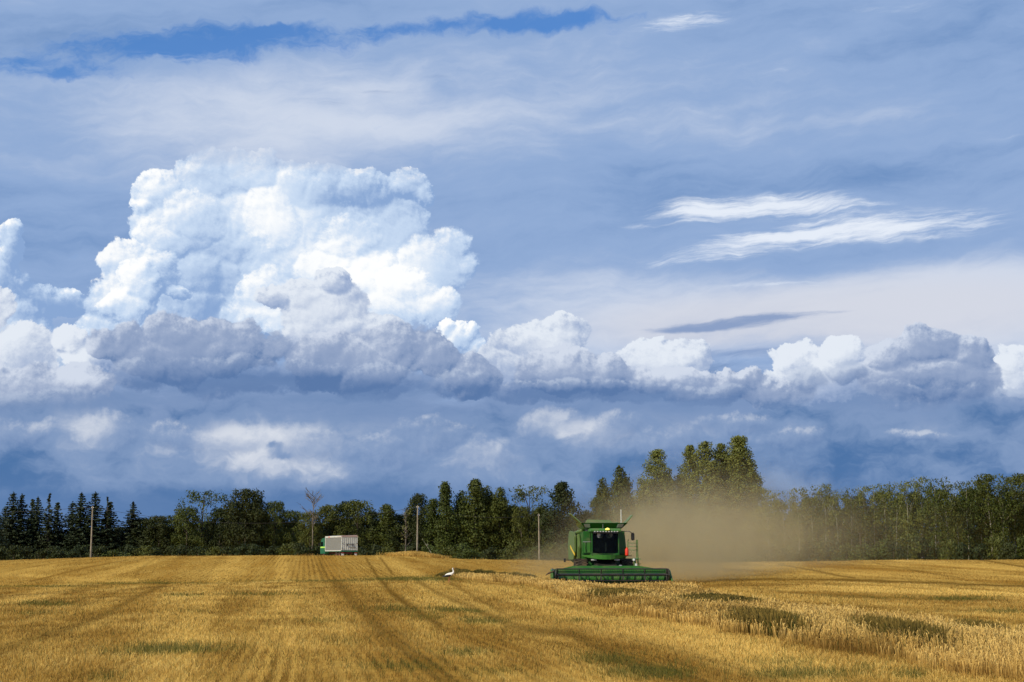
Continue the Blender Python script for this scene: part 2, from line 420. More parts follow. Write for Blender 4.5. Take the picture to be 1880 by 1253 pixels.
# marks on the ground: wheel tracks and other dark lines, green growth, brown and pale strips (photo pixels -> ground)
TRACKS_AND_LINES = [  # (points (x, y, half width), strength)
    ([(-20, 1200, 9), (60, 1175, 8), (130, 1155, 7), (200, 1125, 6), (260, 1092, 4), (312, 1070, 3)], .62),
    ([(0, 1100, 3), (100, 1088, 3), (210, 1073, 2)], .35), ([(30, 1160, 4), (120, 1128, 3), (220, 1085, 2)], .3),
    ([(55, 1068, 1.6), (150, 1044, 1.4), (235, 1028, 1)], .6), ([(0, 1052, 1.5), (90, 1036, 1.2), (150, 1028, 1)], .4),
    ([(243, 1064, 3), (262, 1042, 3), (288, 1024, 2)], .45), ([(378, 1062, 3), (394, 1040, 3), (410, 1022, 2)], .40),
    ([(615, 1068, 9), (640, 1095, 9), (668, 1125, 10), (700, 1155, 13), (745, 1195, 17), (790, 1225, 20), (840, 1262, 24)], .64),
    ([(596, 1060, 9), (590, 1040, 8), (588, 1021, 6)], .50), ([(648, 1060, 6), (636, 1038, 5), (630, 1022, 4)], .42),
    ([(560, 1060, 8), (560, 1021, 6)], .25), ([(566, 1075, 14), (570, 1130, 16)], .22),
    ([(672, 1025, 2), (682, 1042, 2.5), (694, 1060, 3), (720, 1090, 5), (760, 1120, 6), (806, 1148, 7)], .85),
    ([(699, 1025, 2), (708, 1038, 2.2), (720, 1053, 2.5)], .8),
    ([(762, 1064, 4), (800, 1088, 5), (870, 1118, 7), (930, 1145, 8), (1000, 1165, 8)], .65),
    ([(828, 1072, 2), (870, 1096, 3), (925, 1126, 4)], .55),
    ([(930, 1150, 7), (1050, 1166, 9), (1140, 1205, 10), (1250, 1246, 13), (1330, 1275, 14)], .72),
    ([(1135, 1167, 3), (1220, 1192, 4), (1300, 1212, 5), (1390, 1240, 6), (1460, 1262, 7)], .5),
    ([(960, 1210, 10), (1060, 1262, 14)], .3), ([(1010, 1105, 3), (1150, 1140, 4), (1300, 1175, 4)], .3),
    ([(1430, 1036, 1.3), (1500, 1049, 1.8), (1570, 1063, 2)], .7), ([(1330, 1046, 1.5), (1420, 1050, 1.5), (1500, 1058, 1.5)], .4),
    ([(1600, 1033, 1.2), (1680, 1048, 1.8), (1760, 1061, 2)], .55), ([(1795, 1029, 1), (1840, 1034, 1.5), (1885, 1042, 2)], .8),
    ([(1440, 1030, 1), (1560, 1032, 1)], .3), ([(1230, 1071, 2.5), (1330, 1066, 2.5), (1420, 1064, 2.2), (1600, 1066, 2.4), (1740, 1072, 2.2), (1890, 1078, 2)], .85),  # includes the long dark line running right from the header across the valley
    ([(1300, 1058, 2), (1420, 1056, 2)], .4), ([(1380, 1082, 2), (1500, 1092, 3), (1620, 1098, 3.5), (1750, 1102, 3.5), (1850, 1103, 2)], .5),
    ([(1560, 1112, 3), (1700, 1124, 3), (1800, 1122, 3), (1890, 1124, 3)], .45), ([(0, 1140, 4), (80, 1130, 3), (160, 1122, 2)], .3),
    ([(508, 1180, 5), (506, 1215, 8)], .3), ([(470, 1150, 3), (430, 1253, 5)], .15), ([(860, 1160, 6), (990, 1253, 10)], .28),
]
GREENS = [  # (x, y, rx, ry, strength)
    (320, 1193, 100, 9, 1.0), (250, 1200, 90, 5, .7), (420, 1190, 60, 6, .45), (90, 1110, 70, 4, .7), (60, 1127, 50, 3, .6), (340, 1094, 34, 2.5, .7),
    (480, 1092, 80, 2.5, .7), (350, 1124, 50, 2, .5), (540, 1093, 50, 3, .4), (730, 1120, 60, 7, .6), (830, 1121, 50, 5, .9), (872, 1123, 22, 4, .8), (780, 1132, 40, 8, .5), (884, 1141, 44, 6, .8),
    (850, 1200, 60, 6, .7), (740, 1225, 110, 12, .55), (900, 1235, 70, 10, .5), (1120, 1212, 70, 12, .8), (1190, 1235, 90, 14, 1.0), (1060, 1141, 40, 3, .6),
    (1440, 1218, 70, 6, .6), (1480, 1240, 110, 10, .9), (1590, 1228, 34, 6, .6), (1670, 1240, 36, 8, .8), (190, 1247, 34, 7, .6), (590, 1142, 50, 4, .5),
    (1020, 1128, 20, 3, .3), (1760, 1100, 70, 4, .8), (1640, 1097, 70, 3, .5), (1850, 1123, 60, 4, .6), (1540, 1097, 60, 3, .3), (150, 1185, 30, 5, .2),
    (560, 1067, 260, 3, .5), (760, 1063, 130, 5, .9), (820, 1058, 60, 4, .6), (260, 1071, 160, 2.5, .75), (70, 1077, 110, 2, .8), (280, 1067, 60, 3, .5), (1310, 1146, 50, 3, .4), (640, 1182, 60, 6, .3)]
BROWNS = [(590, 1042, 60, 24, .5), (650, 1045, 40, 20, .3), (1560, 1044, 120, 9, .8), (1680, 1055, 120, 7, .5), (1400, 1082, 140, 9, .7), (1540, 1104, 160, 7, .5), (1780, 1112, 140, 8, .6), (100, 1170, 120, 20, .3),
          (900, 1040, 140, 8, .5), (200, 1090, 140, 10, .25), (150, 1240, 300, 25, .5), (500, 1235, 300, 30, .35), (800, 1185, 200, 24, .55), (980, 1210, 160, 30, .5), (640, 1120, 30, 40, .3), (1300, 1240, 300, 20, .35),
          (600, 1090, 40, 30, .35), (30, 1060, 120, 8, .3), (1750, 1052, 60, 5, .2)]
PALES = [(60, 1057, 40, 4, .8), (150, 1062, 60, 4, .6), (420, 1044, 60, 18, .6), (520, 1080, 60, 14, .5), (510, 1140, 30, 40, .5), (450, 1190, 60, 24, .3), (1640, 1036, 70, 6, .7), (1400, 1042, 80, 4, .8),
         (1800, 1050, 80, 9, .6), (1620, 1078, 140, 5, .6), (1000, 1120, 60, 12, .5), (1150, 1160, 100, 12, .5), (1320, 1195, 120, 10, .45), (740, 1045, 50, 10, .5), (900, 1085, 60, 8, .6), (720, 1100, 30, 20, .2),
         (250, 1140, 80, 12, .3), (1480, 1055, 40, 4, .7), (1080, 1180, 60, 8, .4)]

SW_BROWN = [([(600, 1020, 13), (640, 1100, 34), (770, 1260, 90)], .55), ([(340, 1020, 9), (270, 1100, 24), (110, 1260, 60)], .45), ([(760, 1035, 10), (900, 1090, 28), (1080, 1160, 55), (1250, 1260, 90)], .5),
            ([(200, 1030, 7), (60, 1075, 12), (-60, 1110, 14)], .45), ([(1480, 1035, 5), (1640, 1050, 7), (1900, 1070, 8)], .75), ([(1290, 1078, 6), (1500, 1092, 8), (1900, 1113, 12)], .65),
            ([(1560, 1031, 2.5), (1720, 1040, 3), (1900, 1054, 4)], .5), ([(150, 1110, 12), (-40, 1150, 16)], .45), ([(430, 1200, 30), (240, 1262, 40)], .3), ([(1180, 1175, 20), (1500, 1262, 34)], .25), ([(470, 1022, 5), (455, 1066, 8)], .35), ([(540, 1022, 5), (545, 1066, 8)], .3)]
SW_PALE = [([(515, 1020, 12), (520, 1100, 24), (500, 1260, 70)], .6), ([(435, 1020, 12), (385, 1100, 26), (300, 1260, 55)], .5), ([(700, 1022, 9), (800, 1080, 20), (960, 1150, 36), (1120, 1260, 60)], .5),
           ([(860, 1072, 10), (1000, 1110, 22), (1250, 1172, 30), (1500, 1250, 40)], .85), ([(1380, 1036, 5), (1560, 1052, 6), (1900, 1063, 6)], .7), ([(1250, 1088, 6), (1500, 1080, 6), (1900, 1092, 6)], .85), ([(1640, 1030, 4), (1900, 1046, 6)], .7),
           ([(280, 1030, 7), (140, 1072, 12), (-40, 1125, 18)], .5), ([(100, 1040, 6), (-30, 1062, 8)], .5), ([(210, 1130, 16), (20, 1200, 26)], .35), ([(250, 1066, 6), (100, 1062, 5)], .6)]
def marks(X, Y, Z):
    px, py = px_of(X, Y, Z)
    ok = Y > 5
    px = np.where(ok, px, 1e5); py = np.where(ok, py, 1e5)
    # wobble so that edges are not drawn with a ruler
    wob = np.sin(px * .09 + 3 * np.sin(py * .13)) * .6 + np.sin(px * .031 + py * .21) * .8
    t = np.zeros_like(px)
    for pts, st in TRACKS_AND_LINES:
        lo_x = min(p[0] for p in pts) - 60; hi_x = max(p[0] for p in pts) + 60
        lo_y = min(p[1] for p in pts) - 40; hi_y = max(p[1] for p in pts) + 40
        sel = np.nonzero((px > lo_x) & (px < hi_x) & (py > lo_y) & (py < hi_y))[0]
        if not len(sel): continue
        qx, qy = px[sel], py[sel] + wob[sel] * .6
        best = np.zeros(len(sel))
        for a, b in zip(pts[:-1], pts[1:]):
            vx, vy = b[0] - a[0], b[1] - a[1]
            # rows recede fast: weigh vertical distance more than horizontal
            L2 = vx * vx + vy * vy
            u = np.clip(((qx - a[0]) * vx + (qy - a[1]) * vy) / L2, 0, 1)
            w = 1.25 * (a[2] + (b[2] - a[2]) * u)
            d = np.hypot(qx - a[0] - u * vx, qy - a[1] - u * vy)
            best = np.maximum(best, np.exp(-(d / w) ** 2))
        t[sel] = np.maximum(t[sel], best * st)
    def acc(lst):
        v = np.zeros_like(px)
        for x, y, rx, ry, a in lst:
            v = np.maximum(v, a * np.exp(-(((px - x + wob * 4) / rx) ** 2 + ((py - y + wob * .5) / ry) ** 2)))
        return v
    def swath(lst):
        v = np.zeros_like(px)
        for pts, st in lst:
            for a, b in zip(pts[:-1], pts[1:]):
                vx, vy = b[0] - a[0], b[1] - a[1]
                u = np.clip(((px - a[0]) * vx + (py - a[1]) * vy) / (vx * vx + vy * vy), 0, 1)
                w = a[2] + (b[2] - a[2]) * u
                d = np.hypot(px - a[0] - u * vx + wob * 2, py - a[1] - u * vy)
                v = np.maximum(v, st * np.exp(-(d / w) ** 4))
        return v
    return t, acc(GREENS), np.maximum(acc(BROWNS), swath(SW_BROWN)), np.maximum(acc(PALES), swath(SW_PALE))

# ------------------------------------------------------------------ ground sheet (polar grid, finest where the camera looks)
ang = np.concatenate([np.linspace(-180, -24, 40)[:-1], np.linspace(-24, 24, 620), np.linspace(24, 180, 40)[1:]])
rad = np.concatenate([[0.5, 4, 8, 12], np.geomspace(15, 130, 420), np.linspace(130.8, 275, 190), np.geomspace(280, 9000, 60)])
A_, R_ = np.meshgrid(np.radians(ang), rad)
GX = R_ * np.sin(A_); GY = R_ * np.cos(A_); GZ = height(GX, GY)
gv = np.stack([GX.ravel(), GY.ravel(), GZ.ravel()], 1)
na, nr = len(ang), len(rad)
idx = np.arange(nr * na).reshape(nr, na)
gf = np.stack([idx[:-1, :-1], idx[:-1, 1:], idx[1:, 1:], idx[1:, :-1]], -1).reshape(-1, 4)[:, ::-1]
t_, gr_, br_, pa_ = marks(gv[:, 0], gv[:, 1], gv[:, 2])

gm, gg, gb = material('stubble_ground')
co = gg.vmath('ADD', E(gg, gm.node_tree.nodes.new('ShaderNodeTexCoord').outputs['Object']), (0, 0, 0))
def rot(gx, v, a):
    n = gx.n.new('ShaderNodeVectorRotate'); n.rotation_type = 'Z_AXIS'
    gx.put(n.inputs['Vector'], v); n.inputs['Angle'].default_value = a
    return E(gx, n.outputs[0])
rw = rot(gg, co, R(-7.5))                      # drilling rows run 7.5 degrees left of straight ahead
rwx, rwy = gg.sep(rw)[:2]
n_big = gg.noise(co, 0.045, 4, 0.55)
n_mid = gg.noise(gg.vmath('MULTIPLY', rw, (1, .35, 1)), 0.55, 5, 0.62)
n_fine = gg.noise(gg.vmath('MULTIPLY', rw, (1, .45, 1)), 5.0, 4, 0.7)
n_far = gg.noise(gg.vmath('MULTIPLY', rw, (1, .12, 1)), 1.3, 4, 0.65)
strip = gg.noise(gg.vmath('MULTIPLY', rw, (1, .012, 0)), 0.30, 3, 0.6)
rows = gg.math('SINE', rwx * (2 * math.pi / 0.5) + n_mid * 5.0) * 0.5 + 0.5
rowsf = gg.math('SINE', rwx * (2 * math.pi / 2.4) + n_big * 4.0) * 0.5 + 0.5
edge = (n_mid - .5) * .9 + (n_fine - .5) * .5
speck = gg.noise(gg.vmath('MULTIPLY', rw, (1, .6, 1)), 2.2, 5, .8)
c0 = gg.mix(gg.sstep(n_big * .6 + strip * .6 + n_far * .25, .50, .95), rgb(204, 166, 84), rgb(168, 128, 54))
c0 = gg.mix(gg.sstep(speck, .38, .66) * .5, c0, rgb(144, 106, 46))
c0 = gg.mix(gg.sstep(n_fine * .6 + n_mid * .4, .35, .70) * .55, c0, rgb(150, 108, 42))
c0 = gg.mix(rows * .16, c0, rgb(120, 84, 28))
c0 = gg.mix(rowsf * .16, c0, rgb(150, 104, 32))
c0 = gg.mix(gg.sstep(gg.attr('brown') + edge * .35, .08, .9) * .7, c0, rgb(152, 106, 38))
c0 = gg.mix(gg.sstep(gg.attr('pale') + edge * .25, .08, .9) * .65, c0, rgb(214, 170, 84))
c0 = gg.mix(gg.sstep(gg.attr('track') + edge * .45, .12, .95) * .85, c0, rgb(104, 74, 26))
c0 = gg.mix(gg.sstep(gg.attr('green') + edge * .8, .22, .85) * .85, c0, rgb(88, 84, 32))
gg.put(gb.inputs['Base Color'], c0)
gb.inputs['Roughness'].default_value = 1.0
gb.inputs['Specular IOR Level'].default_value = 0.0
bp = gm.node_tree.nodes.new('ShaderNodeBump'); bp.inputs['Strength'].default_value = 0.6; bp.inputs['Distance'].default_value = 0.12
gg.put(bp.inputs['Height'], n_fine * .5 + n_mid * .6 + rows * .15)
gm.node_tree.links.new(bp.outputs[0], gb.inputs['Normal'])
ground = link('field', np_mesh('field', gv, gf, gm, {'track': t_, 'green': gr_, 'brown': br_, 'pale': pa_}, True))
tag(ground, kind='structure')

# ------------------------------------------------------------------ straw: stubble in the cut part, standing crop in the strip
rng = np.random.default_rng(7)
CROP_L = np.array([(10, 10.8), (15, 9.7), (20, 8.5), (24, 7.85), (29.5, 7.1), (36, 6.2), (50, 5.2), (76, 3.2), (96, 2.4), (106, 1.6), (116, -1.0), (126, -4.2), (134, -4.6)])
CROP_R = np.array([(10, 13.4), (15, 12.4), (20, 11.4), (26, 10.6), (35, 10.1), (51, 9.8), (64, 9.3), (85, 9.4), (98, 11.0), (106, 11.9), (108.5, 12.0), (109.5, 2.8), (120, 2.0), (134, -1.0)])
def in_crop(X, Y, m=0.0):
    wv = 0.22 * np.sin(Y * .9) + .15 * np.sin(Y * 2.3 + 1)
    return (Y > 10) & (Y < 134) & (X > np.interp(Y, CROP_L[:, 0], CROP_L[:, 1]) + wv - m) & (X < np.interp(Y, CROP_R[:, 0], CROP_R[:, 1]) - wv + m)

def straw_mat(name, stops_base, stops_tip, dark, green):
    m, q, b = material(name)
    tone = q.attr('tone'); up = q.attr('up'); gr = q.attr('green')
    oc = E(q, m.node_tree.nodes.new('ShaderNodeTexCoord').outputs['Object'])
    rr = rot(q, oc, R(-7.5))
    v1_ = q.noise(q.vmath('MULTIPLY', rr, (1, .06, 0)), .36, 4, .62)       # strips along the rows
    v2_ = q.noise(q.vmath('MULTIPLY', rr, (1, .6, 0)), .30, 4, .6)        # patches
    vv = q.lin(v1_ * .6 + v2_ * .4, .40, .60, -.55, .55)
    tone = q.math('ADD', tone, vv, clamp=True)
    col = q.mix(tone, stops_base[0], stops_base[1])
    tip = q.mix(tone, stops_tip[0], stops_tip[1])
    col = q.mix(up, col, tip)
    col = q.mix(q.attr('track') * .85, col, dark)
    col = q.mix(q.lin(vv, -.55, .0, .60, 0), col, dark)
    col = q.mix(gr, col, green)
    q.put(b.inputs['Base Color'], col)
    b.inputs['Roughness'].default_value = 0.75
    b.inputs['Specular IOR Level'].default_value = 0.12
    b.inputs['Transmission Weight'].default_value = 0.0
    nt = m.node_tree
    tr = nt.nodes.new('ShaderNodeBsdfTranslucent'); q.put(tr.inputs[0], col)
    mx = nt.nodes.new('ShaderNodeMixShader'); mx.inputs[0].default_value = 0.22
    nt.links.new(b.outputs[0], mx.inputs[1]); nt.links.new(tr.outputs[0], mx.inputs[2])
    nt.links.new(mx.outputs[0], nt.nodes['Material Output'].inputs['Surface'])
    return m
stub_mat = straw_mat('cut_straw', (rgb(138, 104, 44), rgb(200, 162, 80)), (rgb(184, 143, 64), rgb(238, 205, 118)), rgb(108, 82, 34), rgb(84, 86, 36))
crop_mat = straw_mat('ripe_straw', (rgb(126, 94, 42), rgb(172, 134, 64)), (rgb(184, 146, 72), rgb(230, 194, 114)), rgb(116, 88, 40), rgb(70, 78, 30))

def blades(X, Y, h, w, lean, tone, green, track, segs=2, nod=0.0, head=0.0):
    """Thin upright strips: two quads for the stem, one for the ear when head > 0."""
    n = len(X)
    Z = height(X, Y)
    a = rng.uniform(0, math.pi, n); wx, wy = np.cos(a) * w / 2, np.sin(a) * w / 2
    b = rng.uniform(0, 2 * math.pi, n); lx, ly = np.cos(b) * lean * h, np.sin(b) * lean * h
    lev = [(0.0, 0.0, 1.0), (0.55, 0.3, .8), (1.0, 1.0, .5)]
    cols = []
    for f, l, ww in lev:
        cols.append((X + lx * l, Y + ly * l, Z + h * f, wx * ww, wy * ww, f))
    if np.any(np.asarray(head) > 0):
        hd = head * h
        ex, ey = lx + np.cos(b) * hd * (.4 + nod), ly + np.sin(b) * hd * (.4 + nod)
        cols[-1] = (X + lx, Y + ly, Z + h, wx * 1.3, wy * 1.3, 1.0)
        cols.append((X + lx + (ex - lx) * .5, Y + ly + (ey - ly) * .5, Z + h + hd * .5, wx * 2.1, wy * 2.1, 1.0))
        cols.append((X + ex, Y + ey, Z + h + hd * (.75 - nod * .5), wx * .8, wy * .8, 1.0))
    L = len(cols)
    V = np.zeros((n, L * 2, 3)); U = np.zeros((n, L * 2))
    for i, (cx, cyy, cz, ax, ay, f) in enumerate(cols):
        V[:, 2 * i] = np.stack([cx - ax, cyy - ay, cz], 1); V[:, 2 * i + 1] = np.stack([cx + ax, cyy + ay, cz], 1)
        U[:, 2 * i] = U[:, 2 * i + 1] = f
    base = (np.arange(n) * L * 2)[:, None]
    F = np.concatenate([base + np.array([2 * i, 2 * i + 1, 2 * i + 3, 2 * i + 2])[None] for i in range(L - 1)], 0)
    rep = lambda v: np.repeat(np.broadcast_to(v, (n,)), L * 2)
    return V.reshape(-1, 3), F, {'tone': rep(tone), 'up': U.ravel(), 'green': rep(green), 'track': rep(track)}

def scatter(n, y0, y1, power, s0=-.36, s1=.36):
    """Random points in the camera's wedge, density falling with distance."""
    u = rng.random(n)
    k = 2 - power
    Y = (y0 ** k + u * (y1 ** k - y0 ** k)) ** (1 / k)
    X = Y * rng.uniform(s0, s1, n)
    return X, Y

# stubble
X, Y = scatter(330000, 17, 120, 1.75)
keep = ~in_crop(X, Y, 0.05)
X, Y = X[keep], Y[keep]
ca, sa = math.cos(R(7.5)), math.sin(R(7.5))
rx_ = X * ca + Y * sa; ry_ = -X * sa + Y * ca             # across / along the rows
sp = 0.25
jit = rng.normal(0, .035, len(X)) * np.clip(Y / 25, 1, 3)
rx_ = np.where(rng.random(len(X)) < .75, np.round(rx_ / sp) * sp + jit, rx_)
X, Y = rx_ * ca - ry_ * sa, rx_ * sa + ry_ * ca
Zg = height(X, Y)
t_, g_, b_, p_ = marks(X, Y, Zg)
far = np.clip(Y / 25, .8, 3.4)
patch = .5 + .5 * np.sin(X * .7 + 2 * np.sin(Y * .23)) * np.sin(Y * .31 + X * .2)
gn = (g_ + rng.normal(0, .28, len(X)) > .42).astype(float)
h = rng.uniform(.04, .105, len(X)) * (1 - .65 * t_) * (1 + .5 * gn) * (.75 + .5 * patch)
ln = np.abs(rng.normal(0, .55, len(X)))
flat = rng.random(len(X)) < .18
ln = np.where(flat, rng.uniform(1.5, 3.5, len(X)), ln); h = np.where(flat, h * .5, h)
w = rng.uniform(.0055, .010, len(X)) * far
tone = np.clip(rng.normal(.42, .17, len(X)) + p_ * .55 - b_ * .45, 0, 1)
V, F, at = blades(X, Y, h, w, ln, tone, gn * rng.uniform(.6, 1, len(X)), np.clip(t_ + b_ * .40, 0, 1))
stubble = link('stubble', np_mesh('stubble', V, F, stub_mat, at))
tag(stubble, kind='stuff')

# coarser tufts on the far slope, where single stalks can no longer be told apart
X, Y = scatter(150000, 116, 266, 0.9)
keep = ~in_crop(X, Y, 0.1)
X, Y = X[keep], Y[keep]
rx_ = X * ca + Y * sa; ry_ = -X * sa + Y * ca
rx_ = np.where(rng.random(len(X)) < .7, np.round(rx_ / .5) * .5 + rng.normal(0, .08, len(X)), rx_)
X, Y = rx_ * ca - ry_ * sa, rx_ * sa + ry_ * ca
t_, g_, b_, p_ = marks(X, Y, height(X, Y))
gn = (g_ + rng.normal(0, .28, len(X)) > .42).astype(float)
band = np.sin(rx_ * 1.05 + .6 * np.sin(rx_ * .37)) * .5 + .5
V, F, at = blades(X, Y, rng.uniform(.04, .11, len(X)) * (1 - .6 * t_), rng.uniform(.02, .05, len(X)), np.abs(rng.normal(0, .9, len(X))),
                  np.clip(rng.normal(.42, .25, len(X)) + p_ * .60 - b_ * .50 - band * .28, 0, 1), gn * rng.uniform(.5, 1, len(X)), np.clip(t_ + b_ * .5 + (band > .72) * .25, 0, 1))
tag(link('far_stubble', np_mesh('far_stubble', V, F, stub_mat, at)), kind='stuff')

# weeds inside the crop (photo pixel of the patch's foot, half width px, depth m)
WEEDS = [(1137, 1106, 50, 6.0, .66), (1322, 1122, 74, 4.5, .62), (1424, 1166, 46, 4.5, .62), (1670, 1200, 44, 3.2, .68), (1278, 1092, 20, 2.5, .5), (1815, 1192, 24, 1.8, .60)]
wpos = []
for (px, row, hw, dep, hh) in WEEDS:
    gx_, gy_ = ground_at(px, row); wpos.append((gx_, gy_, hw * gy_ / FPX, dep, hh))
def weedy(X, Y):
    v = np.zeros_like(X)
    for gx_, gy_, rx, dep, hh in wpos:
        d = ((X - gx_) / rx) ** 2 + ((Y - gy_ - dep * .3 - (X - gx_) * -.5) / dep) ** 2
        v = np.maximum(v, np.exp(-d ** 1.6))
    return v
# standing crop
X, Y = scatter(520000, 14, 134, 1.55, -.06, .40)
keep = in_crop(X, Y) | (in_crop(X, Y, .45) & (rng.random(len(X)) < .22))
X, Y = X[keep], Y[keep]
far = np.clip(Y / 26, .8, 4.0)
wd = weedy(X, Y)
soft = .5 + .5 * np.sin(X * 1.1 + 1.7 * np.sin(Y * .35)) * np.sin(Y * .45 + 1.3 * np.sin(X * .8))
clump = .5 + .5 * np.sin(X * 5.1 + 2 * np.sin(Y * 1.9)) * np.sin(Y * 4.3 + X * 2)
h = np.clip(rng.normal(.41, .07, len(X)), .2, .60) * (.86 + .16 * soft) * (.92 + .14 * clump) * np.where(Y > 60, .92, 1)
dl = X - np.interp(Y, CROP_L[:, 0], CROP_L[:, 1]) + rng.normal(0, .25, len(X)) + .35 * np.sin(Y * 1.3) * np.sin(Y * .47)
h = h * (.66 + .34 * _sm(dl / .9))
gn = (wd + rng.normal(0, .14, len(X)) > .50).astype(float)
odd = (rng.random(len(X)) < .03 + .05 * (np.sin(X * 2.1 + Y * .6) > .8))
gn = np.maximum(gn, odd * .7)
V, F, at = blades(X, Y, h, rng.uniform(.006, .010, len(X)) * far, np.abs(rng.normal(.12, .14, len(X))),
                  np.clip(rng.normal(.45, .26, len(X)) + .25 * (clump - .5), 0, 1), gn, np.clip(.18 * (1 - clump) + 0 * X, 0, 1),
                  nod=.35, head=np.where(gn > .5, .01, rng.uniform(.10, .19, len(X))))
crop = link('standing_crop', np_mesh('standing_crop', V, F, crop_mat, at))
tag(crop, kind='stuff')
# dark green weeds proper: leafier, a little taller
weed_mat = straw_mat('weed_green', (rgb(46, 42, 16), rgb(70, 60, 24)), (rgb(82, 74, 30), rgb(138, 114, 54)), rgb(60, 55, 24), rgb(70, 84, 30))
VV, FF, AT, off = [], [], None, 0
for gx_, gy_, rx, dep, hh in wpos:
    n = int(12000 * (30 / gy_) ** .6 * (rx / 1.5) ** .5)
    u = rng.normal(0, .50, n); v_ = rng.normal(0, .45, n)
    X = gx_ + u * rx; Y = gy_ + dep * .3 + v_ * dep - .5 * u * rx
    k_ = in_crop(X, Y); X, Y = X[k_], Y[k_]
    n = len(X); u = u[k_]
    V, F, at = blades(X, Y, rng.uniform(.30, 1.0, n) * hh * 1.0 * (1 - .25 * u * u), rng.uniform(.012, .028, n) * np.clip(gy_ / 26, .8, 4), np.abs(rng.normal(.15, .2, n)), rng.random(n), np.zeros(n), np.zeros(n))
    VV.append(V); FF.append(F + off); off += len(V)
    AT = at if AT is None else {k: np.concatenate([AT[k], at[k]]) for k in at}
weeds = link('weeds', np_mesh('weeds', np.concatenate(VV), np.concatenate(FF), weed_mat, AT))
tag(weeds, kind='stuff')
# rank growth on the uncut headland behind the stork, grass on the hump and along the foot of the wood
def growth(name, pts, mat, hh, ww, lean=.25):
    X, Y = pts
    n = len(X)
    V, F, at = blades(X, Y, rng.uniform(.35, 1.0, n) * hh, ww, np.abs(rng.normal(0, lean, n)), rng.random(n), (rng.random(n) < .12) * .6, np.zeros(n))
    return tag(link(name, np_mesh(name, V, F, mat, at)), kind='stuff')
n = 15000
t = rng.random(n) ** 1.2; xx = -6.5 + t * 8.6; yy = 141 - 1.0 * t + rng.normal(0, 2.4, n)
growth('rank_weeds', (xx, yy), weed_mat, (1.0 - .50 * t) * .85 * np.clip(t * 4 + .25, 0, 1) * (.85 + .2 * np.sin(xx * 3.9) * np.sin(xx * 1.7 + 1)), rng.uniform(.03, .06, n), .3)
dry_mat = straw_mat('dry_grass', (rgb(140, 100, 38), rgb(176, 134, 58)), (rgb(186, 146, 70), rgb(220, 182, 100)), rgb(100, 72, 30), rgb(96, 96, 40))
n = 5200
growth('dry_grass', (-15.2 + rng.normal(0, 1.9, n), 249 + rng.normal(0, 3.0, n)), dry_mat, .62, rng.uniform(.03, .06, n), .35)
n = 7000
bandx = rng.uniform(-100, 105, n)
bandx = bandx[np.sin(bandx * .5) + np.sin(bandx * .23 + 2) + rng.normal(0, .5, n) > .1]; n = len(bandx)
growth('verge_grass', (bandx, 262 + rng.normal(0, 5, n) + np.abs(bandx) * .02), dry_mat, .30 + .2 * np.sin(bandx * .9), rng.uniform(.02, .05, n), .5)
# ------------------------------------------------------------------ trees
rg = np.random.default_rng(21)
def leaf_mat(name, dark, light, warm):
    m, q, b = material(name)
    oi = m.node_tree.nodes.new('ShaderNodeObjectInfo')
    rnd = E(q, oi.outputs['Random'])
    c = q.mix(q.attr('tone'), dark, light)
    c = q.mix(q.attr('tint') * .4, c, warm)
    c = q.mix(rnd * .45, c, warm)
    q.put(b.inputs['Base Color'], c)
    b.inputs['Roughness'].default_value = .6
    b.inputs['Specular IOR Level'].default_value = .25
    nt = m.node_tree
    tr = nt.nodes.new('ShaderNodeBsdfTranslucent'); q.put(tr.inputs[0], c)
    mx = nt.nodes.new('ShaderNodeMixShader'); mx.inputs[0].default_value = .25
    nt.links.new(b.outputs[0], mx.inputs[1]); nt.links.new(tr.outputs[0], mx.inputs[2])
    nt.links.new(mx.outputs[0], nt.nodes['Material Output'].inputs['Surface'])
    return m
M_SPRUCE = leaf_mat('spruce_needles', (.012, .020, .008), (.040, .058, .022), (.045, .050, .018))
M_BROAD = leaf_mat('broad_leaves', (.020, .036, .005), (.090, .120, .018), (.120, .110, .018))
M_DARK = leaf_mat('dark_leaves', (.010, .019, .004), (.044, .062, .012), (.055, .056, .012))
M_POPLAR = leaf_mat('poplar_leaves', (.062, .085, .014), (.200, .225, .042), (.210, .195, .042))
M_BIRCH = leaf_mat('birch_leaves', (.048, .068, .012), (.180, .200, .042), (.190, .175, .040))
def bark(name, a, b_, sc):
    m, q, b = material(name)
    co_ = E(q, m.node_tree.nodes.new('ShaderNodeTexCoord').outputs['Object'])
    n = q.noise(q.vmath('MULTIPLY', co_, (1, 1, .4)), sc, 4, .6)
    q.put(b.inputs['Base Color'], q.mix(q.sstep(n, .4, .62), a, b_))
    b.inputs['Roughness'].default_value = .9
    return m
M_BARK = bark('bark', (.05, .038, .025), (.12, .095, .065), 2.0)
M_BIRCHBARK = bark('birch_bark', (.08, .07, .05), (.40, .37, .28), 1.6)
M_SNAG = bark('grey_bark', (.10, .08, .06), (.24, .20, .15), 1.4)

